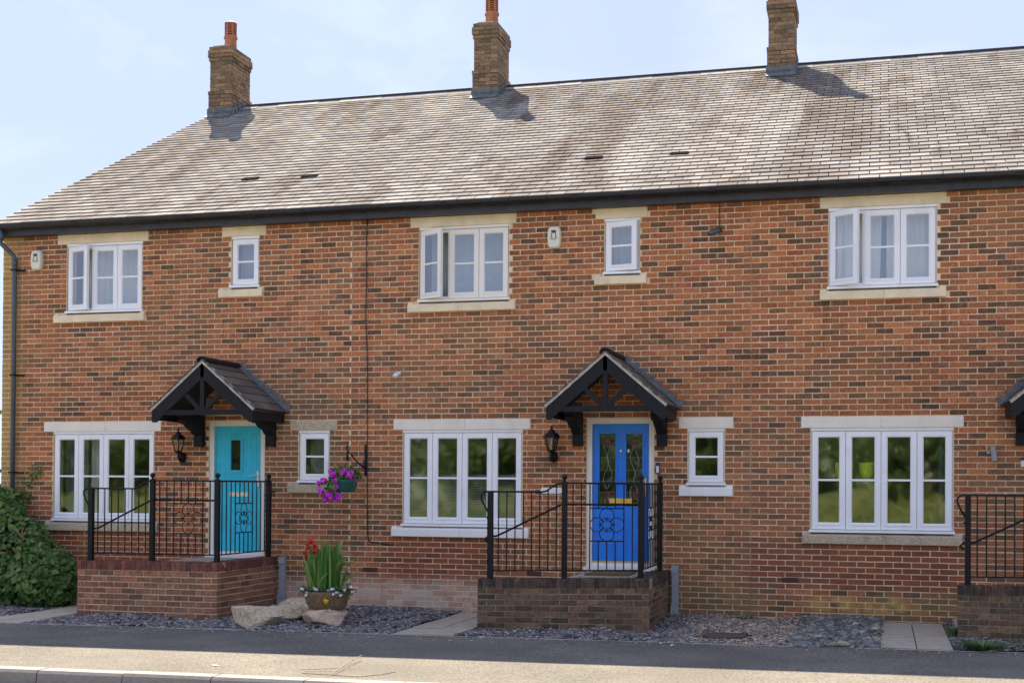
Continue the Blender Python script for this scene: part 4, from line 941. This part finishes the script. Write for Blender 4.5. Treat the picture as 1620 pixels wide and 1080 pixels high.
def leaves(name, P, N, size, mat, parent=None, kind=None, aspect=.6, up=.0, rv=None, label=None):
    """P (n,3) leaf centres, N (n,3) rough facing; folded four point leaves"""
    n = len(P); d = rng.normal(size=(n, 3)); N = N + .7 * rng.normal(size=(n, 3)); N /= np.linalg.norm(N, axis=1)[:, None]
    d[:, 2] -= up; d -= (d * N).sum(1)[:, None] * N; d /= np.linalg.norm(d, axis=1)[:, None]; s = np.cross(N, d)
    L = size * rng.uniform(.45, 1.4, n)[:, None]
    V = np.stack([P - d * L * .5, P + s * L * aspect * .5 - N * L * .08, P + d * L * .5 - N * L * .12, P - s * L * aspect * .5 - N * L * .08], 1)
    rv = rng.random((n, 3)) if rv is None else rv
    return npobj(name, V, 4, [(0, 1, 2), (0, 2, 3)], rv, mat, parent, kind)
def cloud(n, c, r, shell=.4):
    d = rng.normal(size=(n, 3)); d /= np.linalg.norm(d, axis=1)[:, None]; q = (shell + (1 - shell) * rng.random(n)) ** .6
    return np.array(c) + d * q[:, None] * np.array(r), d
P1, N1 = cloud(420, (BX - .03, BY - .02, BZ + .24), (.24, .17, .14)); P2, N2 = cloud(240, (BX - .17, BY - .04, BZ + .08), (.12, .12, .20)); P3, N3 = cloud(90, (BX + .13, BY, BZ + .22), (.10, .1, .07))
leaves('foliage', np.vstack([P1, P2, P3]), np.vstack([N1, N2, N3]), .055, 'leaf_blade', T)
FL = [(505, 765), (524, 745), (541, 748), (530, 758), (508, 777), (518, 786), (552, 752), (557, 759), (534, 769), (521, 783), (535, 784), (548, 762), (512, 760), (527, 750), (545, 746), (515, 788), (531, 789), (555, 748), (538, 755), (525, 776)]
for k, (px, py) in enumerate(FL):
    v = ray(px, py); t_ = (-.52 + random.uniform(-.06, .1) - CAM[1]) / v[1]; c = CAM + t_ * v
    Pq, Nq = cloud(34, c, (.052, .04, .042), .2); leaves('flower', Pq, Nq, .048, 'petal_magenta', T, None, .9)

# planter: coir bowl of gladioli on a stone
PX, PY = .48, -1.93; Z0 = zg(.5) - .02
def rock(name, label, c, r, mat, seed, flat=.0, cat='rock', grp=None, n=44, cuts=13):
    rs = np.random.default_rng(seed); V = []; F = []
    dirs = [rs.normal(size=3) for _ in range(cuts)]; dirs = [d / np.linalg.norm(d) for d in dirs] + [np.array([0, 0, 1.])]; offs = [rs.uniform(.58, .86) for _ in dirs]
    ws = [(rs.normal(size=3) * f, rs.uniform(0, 6.28), .10 / f ** .9) for f in (3, 5, 8, 12, 18, 26)]
    m = n // 2
    for i in range(m + 1):
        th = math.pi * i / m
        for k in range(n):
            ph = 2 * math.pi * k / n; d = np.array([math.sin(th) * math.cos(ph), math.sin(th) * math.sin(ph), math.cos(th)])
            s_ = min([1.0] + [o / max(1e-6, float(d @ q)) for q, o in zip(dirs, offs) if d @ q > 0]); s_ *= 1 + sum(a_ * math.sin(float(w_ @ d) + p_) for w_, p_, a_ in ws)
            V.append((c[0] + d[0] * s_ * r[0], c[1] + d[1] * s_ * r[1], max(c[2] + d[2] * s_ * r[2], c[2] - r[2] * .75)))
    for i in range(m):
        for k in range(n): F.append((i * n + k, (i + 1) * n + k, (i + 1) * n + (k + 1) % n, i * n + (k + 1) % n))
    e = MB().add(V, F); return tag(obj(name, e, mat), label, cat, grp)
rock('rock', 'blocky pinkish stone carrying the bowl of red flowers', (PX, PY, Z0 + .11), (.37, .30, .19), 'rock_pink', 3)
ZB = Z0 + .20
T = thing('flower_bowl', 'coir lined bowl of gladioli with a red flower spike on a stone', 'planter', (PX, PY, ZB))
obj('bowl', MB().lathe([(.10, ZB), (.22, ZB + .01), (.26, ZB + .08), (.295, ZB + .2), (.31, ZB + .25), (.28, ZB + .255), (.25, ZB + .2)], PX, PY, 26).xf(lambda X, Y, Z: (X + random.uniform(-.008, .008), Y + random.uniform(-.008, .008), Z + random.uniform(-.005, .005))), 'coir', T, True)
Pq = rng.normal(size=(900, 3)); a = rng.random(900) * 6.283; zz = rng.random(900); Pq = np.stack([PX + (.225 + .09 * zz) * np.cos(a), PY + (.225 + .09 * zz) * np.sin(a), ZB + .02 + .24 * zz], 1); Nq = np.stack([np.cos(a), np.sin(a), 0 * a], 1)
leaves('coir_fibre', Pq, Nq, .07, 'coir', T, None, .10)
obj('rim', MB().tube([(PX + .312 * math.cos(q), PY + .312 * math.sin(q), ZB + .255) for q in np.linspace(0, 6.283, 28)[:-1]], .007, 6, True), 'black_metal', T)
obj('soil_fill', MB().lathe([(.0, ZB + .19), (.27, ZB + .2), (.27, ZB + .23), (0, ZB + .24)], PX, PY, 16), 'soil', T)
e = MB()
for k in range(128):
    a = random.random() * 6.283; r0 = .22 * math.sqrt(random.random()); bx, by = PX + r0 * math.cos(a) * .95 - .03, PY + r0 * math.sin(a) * .9; h = random.uniform(.48, .88) * (1 if bx < PX + .12 else .75); ln = Vector((math.cos(a) * r0 * .5 + random.uniform(-.05, .07), math.sin(a) * r0 * .5 + random.uniform(-.05, .03), 0)); wv = Vector((random.uniform(.6, 1), random.uniform(-.5, .5), 0)).normalized() * random.uniform(.012, .02)
    if k > 108: ln = ln * 3 + Vector((random.uniform(.02, .2), -.05, 0)); h *= .85
    vs = []
    for i in range(6):
        u = i / 5; c = Vector((bx, by, ZB + .22)) + ln * u ** 1.7 + Vector((0, 0, h * (u - (.18 if k <= 108 else .35) * u ** 3))); ww = wv * (1 - u ** 2.2) * (.7 + .6 * min(1, u * 3)); vs += [c - ww, c + ww]
    e.add(vs, [(2 * i, 2 * i + 1, 2 * i + 3, 2 * i + 2) for i in range(5)], rr() if k <= 108 else (.9 + .1 * random.random(), .5, .5))
obj('blades', e, 'leaf_blade', T)
gx, gz = .20, 1.02
obj('flower_stalk', MB().tube([(PX - .15, PY, ZB + .2), (PX - .19, PY, ZB + .5), (.245, PY, .95), (.20, PY, 1.05)], .006, 6), 'leaf_blade', T)
for px, py in ((490, 855), (494, 858), (487, 861), (497, 863), (485, 867), (491, 867), (483, 873), (486, 879), (499, 867), (503, 871), (497, 874), (492, 873), (484, 883)):
    v = ray(px, py); c = CAM + (PY - .04 + random.uniform(-.03, .03) - CAM[1]) / v[1] * v; Pq, Nq = cloud(13, c, (.026, .026, .028), .1); leaves('red_flower', Pq, Nq, .048, 'petal_red', T, None, .8)
for px, py in ((487, 936), (478, 931), (497, 930), (520, 934), (526, 931), (533, 937), (528, 940), (539, 941), (556, 928), (563, 929), (558, 936), (545, 933), (500, 933), (484, 941)):
    v = ray(px, py); c = CAM + (PY - .26 - CAM[1]) / v[1] * v; Pq, Nq = cloud(20, c, (.03, .025, .018), .2); leaves('white_flower', Pq, Nq, .024, 'petal_white', T, None, .95)
Pq, Nq = cloud(260, (PX + .27, PY - .12, ZB + .27), (.17, .12, .10)); P2, N2 = cloud(120, (PX - .22, PY - .15, ZB + .27), (.12, .1, .06)); leaves('trailing_foliage', np.vstack([Pq, P2]), np.vstack([Nq, N2]), .03, 'leaf_shrub', T)
v = ray(515, 951); c = CAM + (PY - .33 - CAM[1]) / v[1] * v; Pq, Nq = cloud(24, c, (.03, .02, .028), .2); leaves('yellow_flower', Pq, Nq, .045, 'petal_yellow', T, None, .8)

rock('rock', 'tan rough boulder nearest the pavement by the brick steps', (-.36, -2.32, .07), (.42, .30, .24), 'rock_tan', 11, grp='boulders in the gravel')
rock('rock', 'low tan boulder between the front boulder and the wall', (-.22, -1.72, .04), (.40, .30, .17), 'rock_tan', 21, grp='boulders in the gravel')
rock('rock', 'flat pale boulder behind the flower bowl near the wall', (-.17, -1.05, .06), (.46, .32, .20), 'rock_tan', 33, grp='boulders in the gravel')
tag(obj('manhole_cover', MB().lathe([(.24, -.02), (.26, .0), (.255, .022), (.2, .026), (.19, .022), (.0, .024)], 0, 0, 28).xf(lambda X, Y, Z: (X + 5.56, Y + -2.13, Z + zg(5.56))), 'iron_brown'), 'rusty round manhole cover set in the gravel', 'manhole cover')

# ------------------------------------------------------------------ slate chippings (uncountable)
def chips(name, x0, x1, n, kindf, s0, s1, label, edge=False):
    X = rng.uniform(x0, x1, n); Y = rng.uniform(-2.9, -.02, n) if not edge else -2.96 - rng.exponential(.16, n)
    ok = np.ones(n, bool)
    for a, b, c, d in ((-4.14, -3.34, -2.9, 0), (1.70, 2.51, -2.9, 0), (7.28, 8.07, -2.9, 0), (-3.30, -1.19, -1.70, 0), (2.52, 4.58, -1.9, 0), (8.15, 10.3, -1.7, 0)): ok &= ~((X > a) & (X < b) & (Y > c) & (Y < d))
    ok &= (X - 5.56) ** 2 + (Y + 2.13) ** 2 > .27 ** 2
    X, Y = X[ok], Y[ok]; n = len(X)
    hum = .018 * np.sin(X * 3 + Y * 2) + .012 * np.sin(X * 7.3 - Y * 5) + .05 * np.clip((Y + 2.6) / 2.6, 0, 1)
    L = rng.uniform(s0, s1, n); Wd = L * rng.uniform(.45, .85, n); Th = L * rng.uniform(.12, .28, n); yaw = rng.random(n) * 6.283; tx, ty = rng.normal(0, .22, n), rng.normal(0, .22, n)
    base = np.array([(x, y, z) for z in (-.5, .5) for x, y in ((-.5, -.5), (.5, -.5), (.5, .5), (-.5, .5))])
    Q = base[None] * np.stack([L, Wd, Th], 1)[:, None, :]; Q[..., :2] *= rng.uniform(.6, 1.15, (n, 8, 1))
    c, s = np.cos(yaw)[:, None], np.sin(yaw)[:, None]; x = Q[..., 0] * c - Q[..., 1] * s; y = Q[..., 0] * s + Q[..., 1] * c; z = Q[..., 2] + x * tx[:, None] + y * ty[:, None]
    V = np.stack([x + X[:, None], y + Y[:, None], z + (zg(X) - .012 + np.maximum(hum, -.01) + rng.uniform(0, .012, n) if not edge else zg(X) + Th * .4)[:, None]], -1)
    rv = rng.random((n, 3)); rv[:, 1] = kindf(X, Y, n)
    o = npobj(name, V, 8, [(0, 3, 2, 1), (4, 5, 6, 7), (0, 1, 5, 4), (1, 2, 6, 5), (2, 3, 7, 6), (3, 0, 4, 7)], rv, 'chips', None, 'stuff'); o['label'] = label; o['category'] = 'gravel'
sl = lambda X, Y, n: np.where(rng.random(n) < .045, .7, .2)
def mixed(X, Y, n):
    p = np.clip((X - 4.75) / .6, 0, 1) * np.clip((6.75 - X) / .4, 0, 1) * .8; front = np.clip((-2.35 - Y) / .3, 0, 1) * np.clip((5.7 - X) / .3, 0, 1); p = p * (1 - .9 * front)
    return np.where(rng.random(n) < np.maximum(p, .05), .7, .2)
chips('slate_chippings', -7.5, 0, 15000, sl, .03, .09, 'purple grey slate chippings in front of the turquoise door steps')
chips('slate_chippings', 0, 4.75, 13000, sl, .025, .06, 'blue grey slate chippings below the middle front window')
chips('pea_gravel', 4.75, 6.75, 11000, mixed, .02, .05, 'mixed tan and grey gravel round the manhole cover')
chips('slate_chunks', 6.35, 7.3, 2600, lambda X, Y, n: np.where(rng.random(n) < .12, .7, .95), .05, .13, 'large green grey slate pieces beside the right hand path')
chips('loose_grit', -8, 12, 900, lambda X, Y, n: np.where(rng.random(n) < .6, .7, .2), .008, .028, 'loose grit strewn along the back edge of the pavement', True)
chips('slate_chippings', 8.05, 12.5, 4000, sl, .03, .07, 'slate chippings at the far right')

# ------------------------------------------------------------------ shrub, weeds, litter
T = thing('shrub', 'dense dark green climbing shrub under the lower left window', 'shrub', (-5.0, -.6, -.04))
n = 9000; Pq = []; Nq = []
blobs = [((-5.55, -.55, .75), (.62, .50, .84)), ((-5.05, -.60, .62), (.60, .52, .72)), ((-4.62, -.62, .42), (.52, .50, .50)), ((-4.40, -.70, .30), (.38, .42, .42)), ((-6.2, -.5, .8), (.6, .5, .85)), ((-5.5, -.28, 1.25), (.34, .22, .42)), ((-4.95, -.95, .25), (.75, .35, .38)), ((-5.8, -.95, .3), (.75, .35, .42))]
for c, r in blobs:
    p, q = cloud(1500, c, r, .66); Pq.append(p); Nq.append(q + np.array([0, -.4, .5]))
Pq = np.vstack(Pq); Nq = np.vstack(Nq); k = (Pq[:, 2] > -.02) & (Pq[:, 1] < -.03) & (Pq[:, 0] < -3.98); Pq, Nq = Pq[k], Nq[k]
leaves('foliage', Pq, Nq, .10, 'leaf_shrub', T, None, .7, .6)
p, q = cloud(260, (-5.1, -.75, .5), (1.0, .55, .6), .75); leaves('dry_leaves', p[p[:, 2] > 0], q[p[:, 2] > 0], .07, 'leaf_dry', T, None, .45)
e = MB()
for i in range(26):
    x = random.uniform(-6.3, -4.3); e.tube([(x, -.55, -.05), (x + random.uniform(-.15, .15), -.6, .35), (x + random.uniform(-.3, .3), -.55 + random.uniform(-.25, .2), .9 - (x + 6) * .2)], [.014, .01, .005], 5)
for i in range(7): a = random.uniform(-.5, .5); e.tube([(-4.70, -.95, .92), (-4.70 + a * .12, -1.0, 1.02), (-4.68 + a * .28, -1.02, 1.12 + random.uniform(-.06, .05))], .004, 4)
for i in range(9): x = random.uniform(-5.8, -4.3); e.tube([(x, -1.05, .03), (x + random.uniform(.1, .35), -1.18, .06 + random.uniform(0, .08))], .006, 4)
obj('stems', e, 'twig', T)
for dx, zt in ((-5.18, 1.95), (-5.36, 1.72)):
    p, q = cloud(60, (dx, -.06, zt - .1), (.22, .04, .22), .1); leaves('climbing_shoot', p, q + np.array([0, -1, 0]), .06, 'leaf_shrub', T)

def weed(x, y, r, h, n, label, mat='leaf_weed'):
    z = zg(x); e = MB()
    for i in range(n):
        a = random.random() * 6.283; q = random.random(); d = Vector((math.cos(a), math.sin(a), 0)); wv = d.cross(Vector((0, 0, 1))) * random.uniform(.006, .012); b = Vector((x, y, z - .01)) + d * r * .35 * q; tip = d * r * random.uniform(.4, 1); hh = h * random.uniform(.5, 1)
        vs = []
        for k in range(4): u = k / 3; c = b + tip * u + Vector((0, 0, hh * (u - .45 * u * u))); vs += [c - wv * (1 - u ** 2), c + wv * (1 - u ** 2)]
        e.add(vs, [(2 * k, 2 * k + 1, 2 * k + 3, 2 * k + 2) for k in range(3)], rr())
    tag(obj('weed', e, mat), label, 'weed', 'weeds at the edge of the beds')
weed(8.36, -2.72, .34, .22, 260, 'large tufted weed in front of the right hand steps'); weed(8.95, -2.62, .3, .2, 180, 'green weed at the right edge of the picture', 'leaf_blade')
weed(5.15, -.22, .16, .12, 90, 'small weed at the foot of the wall right of the grey duct', 'leaf_blade'); weed(5.55, -.15, .22, .14, 120, 'green weed against the wall behind the manhole cover', 'leaf_blade'); weed(4.95, -.2, .12, .09, 60, 'tiny weed beside the grey duct')
weed(1.98, -.10, .16, .07, 80, 'low moss like weed at the wall end of the middle path', 'leaf_blade'); weed(1.62, -1.5, .1, .06, 50, 'tiny weed on the gravel edge of the middle path', 'leaf_blade')
weed(6.88, -2.86, .1, .08, 50, 'small grass tuft on the pavement edge left of the right hand path', 'leaf_blade'); weed(7.38, -2.9, .07, .06, 30, 'tiny grass tuft at the corner of the right hand path', 'leaf_blade'); weed(8.1, -1.6, .12, .3, 60, 'tall dry weed against the corner of the right hand steps')
z = zg(2.3)
T = thing('fallen_twig', 'forked dry twig lying on the pavement near the kerb', 'twig', (2.4, -6.2, z))
obj('stem', MB().tube([(2.12, -6.33, z + .012), (2.4, -6.36, z + .015), (2.7, -6.38, z + .012), (2.9, -6.30, z + .03), (3.0, -6.22, z + .05)], .0035, 5), 'twig', T); obj('fork', MB().tube([(2.42, -6.34, z + .02), (2.36, -6.0, z + .03), (2.30, -5.6, z + .04), (2.26, -5.2, z + .05)], .004, 4).tube([(2.36, -6.0, z + .03), (2.2, -6.05, z + .02), (2.0, -6.1, z + .015)], .003, 4).tube([(2.36, -6.0, z + .03), (2.44, -5.7, z + .06)], .003, 4), 'twig', T)
for i, (x, y, m, lab) in enumerate(((2.86, -3.35, 'petal_white', 'larger white petal on the pavement before the blue door steps'), (2.62, -3.4, 'petal_white', 'smaller white petal on the pavement beside the middle path'), (4.35, -3.06, 'leaf_dry', 'brown leaf on the pavement edge below the blue door'), (4.95, -3.05, 'petal_yellow', 'yellow leaf on the pavement edge left of the manhole cover'), (5.1, -3.2, 'petal_white', 'white petal on the pavement left of the manhole cover'), (1.05, -6.0, 'dark_wood', 'dark leaf on the sunlit strip of pavement near the kerb'), (-.1, -3.0, 'leaf_dry', 'brown leaf on the pavement edge by the front boulder'), (.65, -3.5, 'petal_white', 'white petal on the shaded pavement before the flower bowl'))):
    e = MB(rr()); z = zg(x) + .004; a = random.random() * 6; d = Vector((math.cos(a), math.sin(a), .1)) * .045; s_ = Vector((-math.sin(a), math.cos(a), .2)) * .02; c = Vector((x, y, z + .006))
    e.add([c - d, c + s_, c + d, c - s_ + Vector((0, 0, .008))], [(0, 1, 2), (0, 2, 3)]); tag(obj('fallen_leaf', e, m), lab, 'leaf', 'litter of leaves on the pavement')

# ------------------------------------------------------------------ across the road: bank, hedge and trees (mirrored in the panes)
n = 40; m = 7; e = MB()
for i in range(n + 1):
    x = -60 + 130 * i / n
    for k in range(m): y = -19.8 - k * 1.6; e.v.append((x, y, zg(0) - .02 + (1.5 + .25 * math.sin(x * .3)) * min(1, k / 3.2) + .06 * math.sin(x * 1.7 + k))); e.c.append((.5, .5, .5))
for i in range(n):
    for k in range(m - 1): a = i * m + k; e.f.append((a, a + 1, a + m + 1, a + m))
struct(obj('grass_bank', e, 'grass', None, True))
q = 12000; X = rng.uniform(-35, 45, q); Y = rng.uniform(-24.5, -19.9, q); Zq = zg(0) + 1.5 * np.clip((-19.8 - Y) / 5.1, 0, 1) + .12
Vv = np.stack([X, Y, Zq], 1); up_ = np.tile([0, .5, .3], (q, 1)); o = leaves('tall_grass', Vv, up_, .5, 'leaf_grass', None, 'stuff', .12, -1.5); o['label'] = 'tall grass on the bank across the road'; o['category'] = 'grass'
def tree(x, y, z, h, r, label, nl=2600, cat='tree', group='trees across the road', leaf=.26):
    T = thing('leafy_tree', label, cat, (x, y, z), group)
    e = MB(); e.tube([(x, y, z - .1), (x + .1, y, z + h * .3), (x - .1, y + .1, z + h * .6), (x, y, z + h * .85)], [.17, .13, .09, .04], 8)
    for i in range(7): a = i * .9; e.tube([(x, y, z + h * (.25 + .07 * i)), (x + r * .4 * math.cos(a), y + r * .4 * math.sin(a), z + h * (.38 + .07 * i)), (x + r * .75 * math.cos(a), y + r * .75 * math.sin(a), z + h * (.45 + .07 * i))], [.06, .04, .015], 6)
    obj('trunk', e, 'bark', T)
    P = []; N = []
    for i in range(22):
        a = random.random() * 6.283; u = random.random(); zz = z + h * (.10 + .85 * u); rad = r * (.95 - .6 * abs(u - .4)) ; c = (x + rad * .75 * math.cos(a), y + rad * .75 * math.sin(a), zz); s_ = r * random.uniform(.28, .5)
        p, q_ = cloud(nl // 22, c, (s_, s_, s_ * .75), .35); P.append(p); N.append(q_ + np.array([0, 0, .4]))
    P = np.vstack(P); N = np.vstack(N); k = P[:, 2] > z; leaves('crown', P[k], N[k], leaf, 'leaf_tree', T, None, .7)
T = thing('hedge', 'long dark green hedge on the bank across the road, mirrored in the panes', 'hedge', (5, -29, 1.2))
e = MB(); nx = 120
for i in range(nx + 1):
    x = -32 + 80 * i / nx
    for k in range(7):
        zz = 1.0 + 2.9 * k / 6; e.v.append((x, -27.6 - .25 * k - .5 * math.sin(x * 1.9 + k) * math.sin(x * .7) - .35 * math.sin(x * 4.3 + k * 1.7), zz + .3 * math.sin(x * 1.3) * (k / 6))); e.c.append(rr())
for i in range(nx):
    for k in range(6): a = i * 7 + k; e.f.append((a, a + 7, a + 8, a + 1))
obj('core', e, 'leaf_tree', T, True)
q = 16000; X = rng.uniform(-30, 46, q); Zq = 1.1 + 3.0 * rng.random(q) ** .9; Yq = -27.4 - .3 * (Zq - 1) + rng.normal(0, .3, q)
leaves('foliage', np.stack([X, Yq, Zq], 1), np.tile([0, 1.0, .5], (q, 1)), .24, 'leaf_tree', T)
random.seed(5)
for i, x in enumerate(np.arange(-24, 42, 6.5)):
    tree(x + random.uniform(-.8, .8), -26.0 + random.uniform(-.6, .6), 1.2, random.uniform(3.0, 3.7), random.uniform(2.4, 2.9), 'leafy green tree on the bank across the road, mirrored in the window panes')
tree(-15.5, 10, -.6, 6.2, 2.2, 'green tree just showing beyond the left corner of the terrace', 1800, group=None, leaf=.2)
